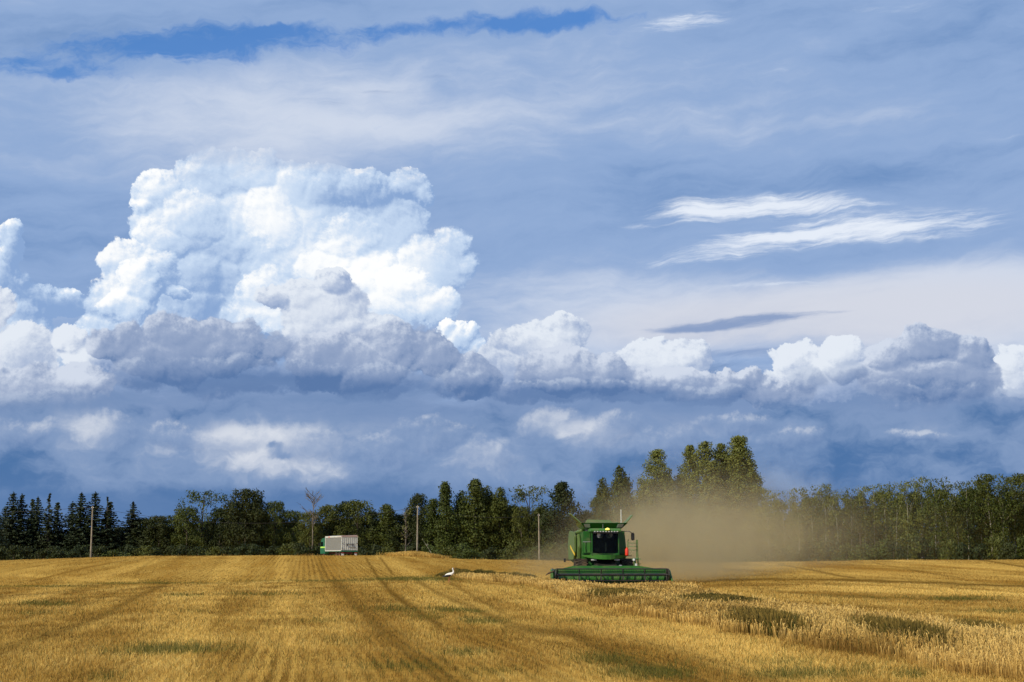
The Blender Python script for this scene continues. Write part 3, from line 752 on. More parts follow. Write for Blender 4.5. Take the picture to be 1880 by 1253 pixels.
def tube(pts, rad, k=6):
    """Tapered tube along points; returns verts, quads."""
    pts = np.asarray(pts, float); n = len(pts)
    V = np.zeros((n, k, 3))
    for i in range(n):
        d = pts[min(i + 1, n - 1)] - pts[max(i - 1, 0)]
        d /= (np.linalg.norm(d) + 1e-9)
        a = np.cross(d, (0.3, 1, 0.1)); a /= np.linalg.norm(a) + 1e-9
        b = np.cross(d, a)
        th = np.arange(k) * 2 * math.pi / k
        V[i] = pts[i] + rad[i] * (np.cos(th)[:, None] * a + np.sin(th)[:, None] * b)
    F = []
    for i in range(n - 1):
        for j in range(k):
            F.append((i * k + j, i * k + (j + 1) % k, (i + 1) * k + (j + 1) % k, (i + 1) * k + j))
    return V.reshape(-1, 3), np.array(F)
def join(parts):
    VV, FF, o = [], [], 0
    for V, F in parts:
        VV.append(V); FF.append(F + o); o += len(V)
    return np.concatenate(VV), np.concatenate(FF)

def leaf_cards(P_, N_, size, up=.25):
    """A small irregular quad for each leaf spray: centre P_, outward direction N_."""
    n = len(P_)
    N_ = N_ + rg.normal(0, .55, N_.shape) + np.array([0, 0, up])
    N_ /= np.linalg.norm(N_, axis=1)[:, None] + 1e-9
    a = np.cross(N_, rg.normal(0, 1, (n, 3))); a /= np.linalg.norm(a, axis=1)[:, None] + 1e-9
    b = np.cross(N_, a)
    s = size * rg.uniform(.55, 1.25, n)[:, None]
    q = np.stack([P_ + a * s * .5, P_ + b * s * .32, P_ - a * s * .5 + N_ * s * .12, P_ - b * s * .36], 1)
    return q.reshape(-1, 3), np.arange(n * 4).reshape(n, 4)

def clumps_to_leaves(C, Rr, per, size, flat=.8):
    """Leaves on the shells of clumps (centres C, radii Rr)."""
    P_, N_, T_ = [], [], []
    for c, r in zip(C, Rr):
        n = max(4, int(per * 1.9 * r * r))
        d = rg.normal(0, 1, (n, 3)); d /= np.linalg.norm(d, axis=1)[:, None]
        k = r * rg.uniform(.45, 1.12, n)[:, None]
        P_.append(c + d * k * np.array([1, 1, flat])); N_.append(d); T_.append(np.clip(rg.normal(rg.uniform(.2, .8), .13, n), 0, 1))
    return np.concatenate(P_), np.concatenate(N_), np.concatenate(T_)

TREE_KINDS = {}
def finish(key, name, Vt, Ft, mt, Vl, Fl, ml, tone, tint, H):
    me_t = np_mesh(name + '_trunk', Vt, Ft, mt, None, True)
    me_l = None
    if Vl is not None:
        me_l = np_mesh(name + '_crown', Vl, Fl, ml, {'tone': np.repeat(tone, 4), 'tint': np.repeat(tint, 4)})
    TREE_KINDS[key] = (name, me_t, me_l, H)

def broad(key, name, H, W, prof, nc, mt, ml, leaf=.5, per=26, rc=(.7, 1.5), base=.12, gaps=0.0, limbs=9, tr=.22, flat=.8, spires=None):
    """Broad-leaved tree: prof(h) gives crown radius (share of W/2) at relative height h."""
    parts = []
    lean = rg.normal(0, .02, 2)
    zs = np.linspace(0, H * .93, 9)
    tp = np.stack([lean[0] * zs + .12 * np.sin(zs * .6 + rg.uniform(0, 6)), lean[1] * zs, zs], 1)
    parts.append(tube(tp, tr * (1 - .9 * zs / H)))
    C, Rr = [], []
    ph = rg.uniform(0, 6.28, 4)
    for i in range(nc):
        for _ in range(20):
            hh = base + (1 - base) * rg.random() ** .85
            th = rg.uniform(0, 2 * math.pi)
            wob = 1 + .22 * math.sin(2 * th + ph[0] + hh * 5) + .16 * math.sin(5 * th + ph[1] + hh * 11)
            rmax = W / 2 * prof(hh) * wob
            if rmax > 0.15: break
        rr = rmax * rg.uniform(.15, 1.0) ** .5
        z = hh * H
        r = rg.uniform(*rc) * (.55 + .45 * min(1, rmax / (W * .3)))
        c = np.array([math.cos(th) * max(rr - r * .5, 0), math.sin(th) * max(rr - r * .5, 0), min(z, H - r * .6)])
        if gaps and math.sin(c[0] * 1.3 + ph[2]) * math.sin(c[2] * 1.1 + ph[3]) > 1 - gaps: continue
        C.append(c); Rr.append(r)
        if i < limbs:
            z0 = max(z * .72, H * .08)
            b0 = np.array([np.interp(z0, zs, tp[:, 0]), np.interp(z0, zs, tp[:, 1]), z0])
            mid = (b0 + c) / 2 + np.array([0, 0, .3])
            parts.append(tube([b0, mid, c], [tr * .4 * (1 - hh * .6), tr * .25, .03], 4))
    for (sx, sy, sh, sw) in (spires or []):            # extra leaders standing above the crown
        for k in range(7):
            f = k / 6
            C.append(np.array([sx * W * .5, sy * W * .5, sh * H * (.72 + .28 * f) - .2])); Rr.append(sw * (1.05 - .62 * f))
        parts.append(tube([(sx * W * .2, sy * W * .2, H * .3), (sx * W * .5, sy * W * .5, sh * H * .97)], [tr * .5, .03], 4))
    leaf *= .80
    P_, N_, T_ = clumps_to_leaves(C, Rr, per, leaf, flat)
    P_[:, 2] = np.maximum(P_[:, 2], .15)
    Vl, Fl = leaf_cards(P_, N_, leaf)
    Vt, Ft = join(parts)
    finish(key, name, Vt, Ft, mt, Vl, Fl, ml, T_, np.clip(rg.normal(.3, .3, len(P_)), 0, 1), H)

def spruce(key, H, W, thin=1.0):
    zs = np.linspace(0, H, 8)
    parts = [tube(np.stack([zs * 0, zs * 0, zs], 1), .2 * (1 - .95 * zs / H))]
    P_, N_, T_ = [], [], []
    z = H * .06
    while z < H * .985:
        f = z / H
        L = W / 2 * (1 - f) ** .85 * rg.uniform(.75, 1.15) + .12
        nb = 7 if f < .8 else 5
        a0 = rg.uniform(0, 6.28)
        for j in range(nb):
            if rg.random() > thin: continue
            a = a0 + j * 2 * math.pi / nb + rg.normal(0, .2)
            l = L * rg.uniform(.65, 1.12)
            n = max(4, int(l * 13))
            t = (np.arange(n) + rg.random(n)) / n
            droop = -.35 * l * t + .22 * l * t ** 2.2
            side = rg.normal(0, .16, n) * (1 - .5 * t) * l * .6
            p = np.stack([np.cos(a) * l * t - np.sin(a) * side, np.sin(a) * l * t + np.cos(a) * side, z + droop + rg.normal(0, .07, n)], 1)
            P_.append(p); N_.append(np.tile(np.array([np.cos(a) * .4, np.sin(a) * .4, .8]), (n, 1)))
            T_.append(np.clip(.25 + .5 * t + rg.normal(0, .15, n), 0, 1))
        z += H * .028 * rg.uniform(.8, 1.25)
    P_, N_, T_ = np.concatenate(P_), np.concatenate(N_), np.concatenate(T_)
    P_ = np.concatenate([P_, np.stack([rg.normal(0, .05, 12), rg.normal(0, .05, 12), H * rg.uniform(.93, 1.0, 12)], 1)])
    N_ = np.concatenate([N_, rg.normal(0, 1, (12, 3))]); T_ = np.concatenate([T_, np.full(12, .4)])
    Vl, Fl = leaf_cards(P_, N_, .42, .1)
    Vt, Ft = join(parts)
    finish(key, 'spruce_tree', Vt, Ft, M_BARK, Vl, Fl, M_SPRUCE, T_, np.clip(rg.normal(.25, .25, len(P_)), 0, 1), H)

def bare(key, name, H, W, mt, n=26, base=.35, tr=.16, lean=(0, 0), crown=None):
    zs = np.linspace(0, H, 8)
    tp = np.stack([lean[0] * zs + .08 * np.sin(zs), lean[1] * zs, zs], 1)
    parts = [tube(tp, tr * (1 - .9 * zs / H))]
    tips = []
    for i in range(n):
        f = base + (1 - base) * rg.random()
        z0 = f * H * .92; a = rg.uniform(0, 6.28); l = W / 2 * rg.uniform(.5, 1.0) * (1.15 - f * .6)
        b0 = np.array([np.interp(z0, zs, tp[:, 0]), np.interp(z0, zs, tp[:, 1]), z0])
        tip = b0 + np.array([math.cos(a) * l, math.sin(a) * l, l * rg.uniform(.5, 1.3)])
        tip[2] = min(tip[2], H)
        mid = b0 * .5 + tip * .5 + rg.normal(0, .12, 3)
        parts.append(tube([b0, mid, tip], [.055, .035, .012], 4))
        for k in range(4):
            s = b0 + (tip - b0) * rg.uniform(.3, .95)
            e = s + np.array([math.cos(a + rg.normal(0, .8)), math.sin(a + rg.normal(0, .8)), rg.uniform(.4, 1.2)]) * l * .35
            parts.append(tube([s, e], [.028, .008], 3)[0:2]) if False else parts.append(tube([s, (s + e) / 2, e], [.028, .018, .008], 4))
            tips.append(e)
    Vt, Ft = join(parts)
    if crown:
        T = np.array(tips); T = T[rg.random(len(T)) < crown]
        P_ = T[rg.integers(0, len(T), len(T) * 5)] + rg.normal(0, .28, (len(T) * 5, 3))
        Vl, Fl = leaf_cards(P_, rg.normal(0, 1, P_.shape), .32)
        finish(key, name, Vt, Ft, mt, Vl, Fl, M_BIRCH, np.clip(rg.normal(.5, .2, len(P_)), 0, 1), np.full(len(P_), .6), H)
    else:
        finish(key, name, Vt, Ft, mt, None, None, None, None, None, H)

rnd_prof = lambda h: math.sqrt(max(0, 1 - ((h - .52) / .50) ** 2))
dome_prof = lambda h: math.sqrt(max(0, 1 - ((h - .40) / .61) ** 2)) * (1 - .15 * h)
cone_prof = lambda h: max(0, (1.02 - h)) ** .62
col_prof = lambda h: min(1, .70 + h * .9) * max(0, 1.02 - h) ** .50
top_prof = lambda h: 0 if h < .35 else math.sqrt(max(0, 1 - ((h - .74) / .30) ** 2))
birch_prof = lambda h: .35 + .0 * h if h < .45 else math.sqrt(max(0, 1 - ((h - .72) / .34) ** 2))
spruce('s1', 14, 9.6); spruce('s2', 13, 8.0, .95); spruce('s3', 11, 6.0, .9); spruce('s4', 12, 3.2, .5)
broad('d1', 'broadleaf_tree', 12, 11.7, dome_prof, 152, M_BARK, M_DARK, .50, 26)
broad('d2', 'broadleaf_tree', 13, 10.4, rnd_prof, 136, M_BARK, M_DARK, .50, 26)
broad('d3', 'broadleaf_tree', 12, 11.7, dome_prof, 128, M_BARK, M_BROAD, .50, 24, gaps=.25)
broad('d4', 'broadleaf_tree', 14, 8.3, cone_prof, 152, M_BARK, M_BROAD, .46, 26, base=.05)
broad('d5', 'broadleaf_tree', 14, 9.6, col_prof, 152, M_BARK, M_BROAD, .48, 26, base=.05)
broad('d6', 'broadleaf_tree', 12, 11.7, top_prof, 73, M_BARK, M_BROAD, .46, 20, rc=(.5, 1.15), gaps=.3, limbs=14, tr=.26)
broad('d7', 'broadleaf_tree', 14, 11.7, cone_prof, 192, M_BARK, M_DARK, .50, 26, base=.04)
pop_prof = lambda h: min(1, .70 + h) * max(0, 1.02 - h) ** .42
broad('p1', 'poplar_tree', 24, 10.5, pop_prof, 330, M_BARK, M_POPLAR, .46, 30, rc=(.7, 1.35), base=.05, tr=.35)
broad('p2', 'poplar_tree', 25, 9.0, pop_prof, 300, M_BARK, M_POPLAR, .46, 30, rc=(.65, 1.25), base=.05, tr=.33)
broad('p3', 'poplar_tree', 26, 11.0, pop_prof, 360, M_BARK, M_POPLAR, .46, 30, rc=(.7, 1.4), base=.05, tr=.36)
broad('b1', 'birch_tree', 15, 6.8, birch_prof, 71, M_BIRCHBARK, M_BIRCH, .42, 20, rc=(.5, 1.1), base=.22, gaps=.2, limbs=7, tr=.12)
broad('b2', 'birch_tree', 15.5, 8.1, birch_prof, 91, M_BIRCHBARK, M_BROAD, .45, 22, rc=(.55, 1.2), base=.25, gaps=.15, limbs=8, tr=.13)
broad('b3', 'birch_tree', 14, 5.7, birch_prof, 57, M_BIRCHBARK, M_BIRCH, .40, 18, rc=(.45, .95), base=.3, gaps=.3, limbs=7, tr=.11)
broad('b4', 'birch_tree', 16, 9.8, birch_prof, 108, M_BIRCHBARK, M_BROAD, .48, 22, rc=(.6, 1.35), base=.25, gaps=.12, limbs=8, tr=.15)
bare('n1', 'bare_tree', 14, 6.5, M_SNAG, 34, .5, .15)
bare('n2', 'dead_tree', 10.5, 3.0, M_SNAG, 22, .25, .12, crown=.25)
bare('n3', 'leaning_birch', 5.2, .8, M_BIRCHBARK, 5, .5, .07, lean=(-.38, 0))
broad('u1', 'bush', 3.0, 5.2, dome_prof, 41, M_BARK, M_BROAD, .40, 30, rc=(.5, .95), base=.05, limbs=5, tr=.06)
broad('u2', 'bush', 2.4, 4.4, dome_prof, 32, M_BARK, M_DARK, .38, 30, rc=(.45, .85), base=.05, limbs=5, tr=.05)
def kmesh(key, name):
    return TREE_KINDS[key]

def plant(key, px, top, Y, label, cat, group=None, wide=None, rz=None, kind=None, base_row=None):
    name, mt_, ml_, H = TREE_KINDS[key]
    Y = float(Y); X = float(x_at(px, Y, CAM_H + (1030 - top) * Y / FPX * .5))
    zb = hz(X, Y) - .15
    # height from the photo row of the tree top
    c, s = math.cos(PITCH), math.sin(PITCH)
    v = (626.5 - top) / FPX
    zt = CAM_H + Y * (s + v * c) / (c - v * s)
    k = (zt - zb) / H
    o = empty(name, (X, Y, zb), rg.uniform(0, 6.28) if rz is None else rz)
    kw = k if wide is None else wide
    o.scale = (kw, kw, k)
    tag(o, label, cat, group)
    t = link('trunk', mt_, o)
    if ml_ is not None: link('crown', ml_, o)
    return o
def ordn(i): return ['first', 'second', 'third', 'fourth', 'fifth', 'sixth', 'seventh', 'eighth', 'ninth', 'tenth', 'eleventh', 'twelfth', 'thirteenth', 'fourteenth', 'fifteenth', 'sixteenth', 'seventeenth', 'eighteenth', 'nineteenth', 'twentieth',
                      'twenty-first', 'twenty-second', 'twenty-third', 'twenty-fourth', 'twenty-fifth', 'twenty-sixth', 'twenty-seventh', 'twenty-eighth', 'twenty-ninth', 'thirtieth'][i]
SPR = 'spruces at the dark end of the wood'
for key, px, top, Y, wd, lab in [
    ('s2', -14, 925, 336, .9, 'dark spruce cut by the photo edge beside the tall double-topped spruces'),
    ('s1', 8, 930, 356, .8, 'low dark spruce at the very left end of the wood'),
    ('s1', 22, 902, 350, .85, 'tall dark spruce with a ragged top, nearest the left edge'),
    ('s2', 38, 906, 352, .85, 'tall dark spruce touching the tallest one at the left edge'),
    ('s3', 58, 916, 356, .9, 'thin-topped spruce, first of a slim pair beside the tall pair'),
    ('s2', 68, 911, 352, .75, 'thin-topped spruce, second of the slim pair beside the tall pair'),
    ('s4', 89, 906, 350, 1.2, 'sparse half-bare spruce with a needle-thin top'),
    ('s3', 104, 922, 354, .95, 'short narrow spruce just right of the half-bare one'),
    ('s1', 131, 920, 355, .75, 'broad spruce leaning into the pair beside the first pole'),
    ('s2', 148, 903, 351, .95, 'tall narrow spruce just left of the first utility pole'),
    ('s1', 173, 902, 352, .88, 'full dark spruce standing right behind the first utility pole'),
    ('s4', 196, 912, 352, .9, 'bare spike of a dead spruce right of the first pole'),
    ('s3', 201, 921, 354, 1.05, 'small spruce just right of the first utility pole'),
    ('s2', 243, 920, 356, .85, 'lone small spruce rising from low trees under the wire')]:
    Y = Y - 14
    plant(key, px, top, Y, lab, 'spruce tree', SPR, wide=wd * 1.75)
MIX = 'broadleaf trees along the middle of the wood'
for key, px, top, Y, wd, lab in [
    ('d1', 12, 982, 346, 1.0, 'dark low broadleaf under the spruces at the left edge'), ('d2', 52, 984, 346, .9, 'dark low broadleaf under the slim pair of spruces'),
    ('d1', 92, 980, 346, .9, 'dark low broadleaf under the half-bare spruce'), ('d2', 132, 985, 346, .9, 'dark low broadleaf left of the first pole'),
    ('d1', 178, 980, 346, .9, 'dark low broadleaf behind the foot of the first pole'), ('d2', 222, 968, 346, .9, 'low dark broadleaf left of the lone small spruce'),
    ('d1', 262, 952, 344, 1.0, 'low rounded broadleaf right of the lone small spruce'), ('d2', 292, 948, 342, .8, 'low dark broadleaf with a bump, under the wire'),
    ('d3', 322, 946, 344, .75, 'low broadleaf at the foot of the broken-crowned tree'), ('d3', 344, 932, 342, .75, 'mid-height broadleaf, left shoulder of the broken-crowned tree'),
    ('d6', 370, 901, 345, 1.05, 'tall broadleaf with a broken, gappy round crown'), ('d1', 402, 934, 344, .7, 'dark broadleaf between the broken-crowned and the round dense trees'),
    ('d2', 450, 899, 340, 1.0, 'tall round dense dark broadleaf, darkest crown of the middle'), ('d1', 470, 918, 342, .6, 'dark broadleaf leaning on the round dense tree'),
    ('d3', 505, 921, 343, .68, 'pointed olive broadleaf right of the round dense tree'), ('d3', 536, 938, 344, .7, 'low olive broadleaf left of the bare-topped tree'),
    ('d3', 600, 928, 344, .75, 'olive broadleaf right of the bare-topped tree, behind the truck'), ('d3', 570, 940, 340, .7, 'olive broadleaf at the foot of the bare-topped tree'),
    ('d1', 632, 922, 345, .75, 'broad brownish broadleaf rising behind the truck tarpaulin'), ('d3', 655, 919, 343, .85, 'broad reddish-green broadleaf just right of the truck'),
    ('d2', 684, 940, 344, .7, 'low dark broadleaf in the dip right of the truck'), ('d4', 710, 926, 342, .9, 'small pointed broadleaf in the dip left of the middle pole'),
    ('d1', 730, 945, 344, .7, 'low dark broadleaf left of the pale dead tree'), ('d1', 768, 908, 345, .68, 'dark broadleaf right behind the middle utility pole'),
    ('d4', 795, 916, 342, .8, 'slim broadleaf between the middle pole and the spired tree'), ('d4', 817, 885, 340, .85, 'tall spired broadleaf right of the middle pole'),
    ('d5', 848, 902, 342, .7, 'leafy broadleaf left of the tallest middle crown'), ('d4', 873, 880, 340, 1.05, 'tallest pointed broadleaf of the middle group'),
    ('d5', 895, 893, 343, .75, 'broadleaf pressed against the tallest middle crown'), ('d5', 917, 896, 341, .8, 'column-like broadleaf closing the tall middle group'),
    ('d3', 938, 928, 345, .6, 'low light broadleaf in the gap left of the airy tree'), ('d6', 972, 892, 345, .95, 'airy light broadleaf with sky showing through, left of the third pole'),
    ('d3', 958, 930, 341, .6, 'low leafy broadleaf under the airy tree'), ('d3', 992, 930, 342, .55, 'low leafy broadleaf behind the third pole'),
    ('d7', 1032, 886, 338, 1.0, 'big dark cone-shaped broadleaf just left of the harvester'), ('d3', 1075, 938, 345, .7, 'low broadleaf in the gap behind the grain tank'),
    ('d5', 1108, 878, 342, .6, 'left shoulder of the pointed tree behind the grain tank'), ('d5', 1140, 857, 340, .88, 'pointed broadleaf rising behind the grain tank'),
    ('d3', 1096, 912, 341, .5, 'low left lobe of trees behind the grain tank'), ('d3', 1162, 915, 342, .55, 'low broadleaf between the grain tank and the poplars')]:
    plant(key, px, top, Y, lab, 'tree', MIX, wide=wd * (1.3 if key in ('d4', 'd5', 'd7') else 1.1))
POP = 'tall poplars behind the dust'
for key, px, top, Y, wd, lab in [
    ('p1', 1206, 826, 336, .86, 'single tall poplar left of the poplar clump'), ('p2', 1184, 890, 338, .62, 'low side poplar at the foot of the single tall one'),
    ('p2', 1268, 818, 338, .86, 'poplar with a thin spire, left end of the clump'), ('p2', 1296, 811, 336, .90, 'second poplar of the clump, flat-topped spire'),
    ('p2', 1326, 815, 338, .92, 'third poplar of the clump, slightly lower top'), ('p3', 1360, 801, 336, 1.0, 'tallest poplar at the right end of the clump'),
    ('p2', 1384, 868, 338, .8, 'shorter poplar closing the clump on the right'), ('p2', 1250, 872, 338, .8, 'low leafy poplar at the left foot of the clump'),
    ('p2', 1224, 868, 340, .75, 'leafy poplar joining the single tall one on its right'), ('p2', 1311, 846, 334, .9, 'leafy poplar filling the front of the clump'), ('p3', 1344, 836, 339, .8, 'leafy poplar tucked under the tallest one')]:
    plant(key, px, top, Y, lab, 'poplar tree', POP, wide=wd * 1.22)
BIR = 'pale-trunked birches of the right-hand wood'
bl = [('b1', 1412, 898, .9), ('b3', 1440, 902, .8), ('b1', 1466, 897, .9), ('b2', 1491, 892, .85), ('b1', 1514, 889, .9), ('b3', 1538, 900, .9), ('b2', 1562, 896, .8), ('b1', 1586, 893, .85),
      ('b3', 1605, 892, 1.0), ('b1', 1626, 889, .95), ('b3', 1645, 886, 1.0), ('b1', 1664, 884, .9), ('b1', 1690, 876, 1.0), ('b2', 1716, 880, .85), ('b2', 1737, 876, 1.05), ('b3', 1758, 886, .9),
      ('b2', 1776, 886, .9), ('b4', 1800, 882, .8), ('b4', 1820, 871, 1.0), ('b2', 1842, 880, .9), ('b4', 1862, 876, .85), ('b4', 1884, 870, .95), ('b2', 1906, 878, .9)]
for i, (key, px, top, wd) in enumerate(bl):
    where = 'veiled by the dust' if px < 1540 else ('in the clear part' if px < 1780 else 'with a dark full crown')
    plant(key, px, top, 318 + rg.uniform(-4, 6), 'pale-trunked birch %s, %s from the poplar clump' % (where, ordn(i)), 'birch tree', BIR, wide=wd)
# second row of the wood, glimpsed between the trunks of the first
for i in range(62):
    px = -40 + i * 32.5 + rg.uniform(-8, 8)
    if px > 1960: break
    tops = np.interp(px, [0, 300, 450, 540, 700, 900, 1000, 1060, 1150, 1240, 1390, 1500, 1700, 1880], [982, 968, 940, 955, 958, 925, 940, 950, 930, 915, 925, 915, 902, 900])
    dark_side = px < 760
    o = plant(['d1', 'd2', 'd7'][i % 3] if dark_side else ['d3', 'd5', 'd2'][i % 3], px, tops + rg.uniform(-6, 8), 366 + rg.uniform(-6, 8),
              'dark inner tree filling the wood behind the front row' if dark_side else 'green inner tree filling the wood behind the front row', 'tree',
              'inner trees of the dark wood' if dark_side else 'inner trees of the lighter wood', wide=.9)
# bare and dead trees, leaning birch
plant('n1', 574, 899, 334, 'bare-topped grey tree standing above the green crowns left of the truck', 'bare tree', wide=1.15)
plant('n2', 745, 930, 268, 'pale dead tree with twiggy top left of the middle pole', 'dead tree', wide=.9)
plant('n3', 797, 988, 262, 'thin white birch stem leaning left beside the dry hump', 'birch', wide=1.0, rz=0)
# bushes along the foot of the wood
BUS = 'bushes along the foot of the wood'
for i in range(74):
    px = -30 + i * 26.5 + rg.uniform(-7, 7)
    top = np.interp(px, [0, 150, 700, 1000, 1300, 1560, 1640, 1880], [1004, 1008, 1003, 1004, 1000, 996, 990, 992]) + rg.uniform(-8, 7)
    dark_side = px < 760
    plant(['u2', 'u1'][int(rg.random() < (.2 if dark_side else .75))], px, top, 305 + rg.uniform(-6, 5),
          'dark rounded bush at the foot of the spruce and dark broadleaf wood' if dark_side else 'fresh green bush at the foot of the lighter wood', 'bush',
          'bushes under the dark wood' if dark_side else 'bushes under the lighter wood', wide=1.25)
# the wood goes on behind: one mass of foliage closing the view
n = 4200
px = rg.uniform(-140, 2040, n)
tops = np.interp(px, [0, 300, 450, 540, 700, 900, 1000, 1060, 1150, 1240, 1390, 1500, 1700, 1880], [985, 978, 950, 965, 968, 945, 955, 962, 948, 935, 945, 938, 922, 920])
Yc = rg.uniform(384, 430, n)
Xc = (px - 940) / FPX * Yc
zt = CAM_H + (1030 - tops) * Yc / FPX
zc_ = .5 + (zt - 1.6) * rg.random(n)
Cc = np.stack([Xc, Yc, zc_], 1)
P_, N_, T_ = clumps_to_leaves(Cc, rg.uniform(1.2, 2.3, n), 9, .9)
Vl, Fl = leaf_cards(P_, N_, .95)
fw = link('forest', np_mesh('forest', Vl, Fl, M_DARK, {'tone': np.repeat(T_ * .8, 4), 'tint': np.zeros(len(T_) * 4)}))
tag(fw, kind='stuff')
# ------------------------------------------------------------------ mesh building for machines
class MB:
    """Collects shapes (verts, faces of any size) and links them as ONE mesh object."""
    def __init__(self): self.v = []; self.f = []
    def add(self, V, F, m=None):
        o = len(self.v)
        for p in V:
            p = Vector(p)
            self.v.append(m @ p if m is not None else p)
        self.f += [tuple(i + o for i in f) for f in F]
        return self
    def box(self, a, b, m=None):
        (x0, y0, z0), (x1, y1, z1) = a, b
        return self.hexa([(x0, y0, z0), (x1, y0, z0), (x1, y1, z0), (x0, y1, z0)], [(x0, y0, z1), (x1, y0, z1), (x1, y1, z1), (x0, y1, z1)], m)
    def hexa(self, bot, top, m=None):
        return self.add(list(bot) + list(top), [(3, 2, 1, 0), (4, 5, 6, 7), (0, 1, 5, 4), (1, 2, 6, 5), (2, 3, 7, 6), (3, 0, 4, 7)], m)
    def prism(self, pts, ax, a, b, m=None):
        """Polygon pts in the plane across axis ax, extruded from a to b along it."""
        n = len(pts)
        def P3(p, t): return {'x': (t, p[0], p[1]), 'y': (p[0], t, p[1]), 'z': (p[0], p[1], t)}[ax]
        V = [P3(p, a) for p in pts] + [P3(p, b) for p in pts]
        F = [tuple(range(n))[::-1], tuple(range(n, 2 * n))] + [(i, (i + 1) % n, n + (i + 1) % n, n + i) for i in range(n)]
        return self.add(V, F, m)
    def tube(self, pts, r, k=8, m=None):
        pts = [np.array(p, float) for p in pts]
        rr = r if isinstance(r, (list, tuple)) else [r] * len(pts)
        V, F = tube(pts, rr, k)
        n = len(pts)
        F = [tuple(f) for f in F] + [tuple(range(k))[::-1], tuple(range((n - 1) * k, n * k))]
        return self.add([tuple(p) for p in V], F, m)
    def lathe(self, prof, ax, c, k=28):
        """Profile (radius, offset along axis) turned round an axis through c."""
        V = []; n = len(prof)
        for r, t in prof:
            for j in range(k):
                a = 2 * math.pi * j / k; ca_, sa_ = r * math.cos(a), r * math.sin(a)
                V.append({'x': (c[0] + t, c[1] + ca_, c[2] + sa_), 'y': (c[0] + ca_, c[1] + t, c[2] + sa_), 'z': (c[0] + ca_, c[1] + sa_, c[2] + t)}[ax])
        F = [(i * k + j, i * k + (j + 1) % k, (i + 1) * k + (j + 1) % k, (i + 1) * k + j) for i in range(n - 1) for j in range(k)]
        F += [tuple(range(k))[::-1], tuple(range((n - 1) * k, n * k))]
        return self.add(V, F)
    def build(self, name, mat, parent=None, bevel=0.0, smooth=False, seg=2):
        bm = bmesh.new()
        vs = [bm.verts.new(p) for p in self.v]
        for f in self.f:
            try: bm.faces.new([vs[i] for i in f])
            except ValueError: pass
        bmesh.ops.recalc_face_normals(bm, faces=bm.faces)
        if bevel:
            es = [e for e in bm.edges if len(e.link_faces) == 2 and e.calc_face_angle(0) > .5]
            bmesh.ops.bevel(bm, geom=es, offset=bevel, segments=seg, affect='EDGES', clamp_overlap=True)
        me = bpy.data.meshes.new(name); bm.to_mesh(me); bm.free()
        me.materials.append(mat)
        if smooth:
            me.polygons.foreach_set('use_smooth', [True] * len(me.polygons))
            try: me.set_sharp_from_angle(angle=R(38))
            except Exception: pass
        return link(name, me, parent)

def paint(name, col, rough=.4, spec=.5, metal=0.0, dirt=.35, dcol=(.20, .15, .08), coat=0.0, dsc=1.6):
    m, q, b = material(name)
    co_ = E(q, m.node_tree.nodes.new('ShaderNodeTexCoord').outputs['Object'])
    n = q.noise(co_, dsc, 6, .7)
    geo = E(q, m.node_tree.nodes.new('ShaderNodeNewGeometry').outputs['Normal'])
    nz = q.sep(geo)[2]
    d = q.sstep(n + nz * .12, .45, .80) * dirt
    q.put(b.inputs['Base Color'], q.mix(d, col, dcol))
    q.put(b.inputs['Roughness'], q.lin(d, 0, max(dirt, .01), rough, .9))
    b.inputs['Metallic'].default_value = metal
    b.inputs['Specular IOR Level'].default_value = spec
    b.inputs['Coat Weight'].default_value = coat
    b.inputs['Coat Roughness'].default_value = .15
    return m
GREEN = paint('green_paint', (.010, .100, .007), .36, .45, dirt=.50, coat=.2)
HGREEN = paint('header_green', (.022, .135, .010), .38, .45, dirt=.4, dcol=(.25, .20, .08), coat=.1)
GREEN_L = paint('dusty_green_paint', (.04, .165, .022), .45, .4, dirt=.45)
BODYG = paint('faded_green_panel', (.09, .15, .035), .5, .4, dirt=.6)
YELLOW = paint('yellow_paint', (.75, .50, .03), .4, dirt=.25)
BLACK = paint('black_parts', (.012, .012, .012), .45, dirt=.25)
TYRE = paint('tyre_rubber', (.035, .028, .020), .85, .2, dirt=.8, dcol=(.16, .105, .055))
STEEL = paint('steel', (.45, .45, .42), .35, .5, .6, dirt=.4)
WHITEP = paint('white_paint', (.72, .72, .66), .4, dirt=.35, dcol=(.4, .35, .25))
RED = paint('red_paint', (.75, .035, .01), .35, dirt=.15)
SEATM = paint('cab_trim', (.10, .10, .09), .7, dirt=.1)
LAMPG = paint('lamp_glass', (.55, .55, .52), .12, .8, dirt=.2)
def glass(name, tint=(.004, .005, .005), a=.60):
    m, q, b = material(name)
    b.inputs['Base Color'].default_value = (*tint, 1); b.inputs['Roughness'].default_value = .06; b.inputs['Specular IOR Level'].default_value = .22
    nt = m.node_tree
    t = nt.nodes.new('ShaderNodeBsdfTransparent'); t.inputs[0].default_value = (.6, .66, .62, 1)
    mx = nt.nodes.new('ShaderNodeMixShader'); mx.inputs[0].default_value = a
    nt.links.new(t.outputs[0], mx.inputs[1]); nt.links.new(b.outputs[0], mx.inputs[2])
    nt.links.new(mx.outputs[0], nt.nodes['Material Output'].inputs['Surface'])
    return m
GLASS = glass('cab_glass')
GLASSF = glass('windscreen_glass', a=.30)
def lamp(name, col, k):
    m, q, b = material(name)
    b.inputs['Base Color'].default_value = (*col, 1)
    b.inputs['Emission Color'].default_value = (*col, 1); b.inputs['Emission Strength'].default_value = k
    return m
BEACON = lamp('amber_lamp', (1.0, .80, .12), 1.1)

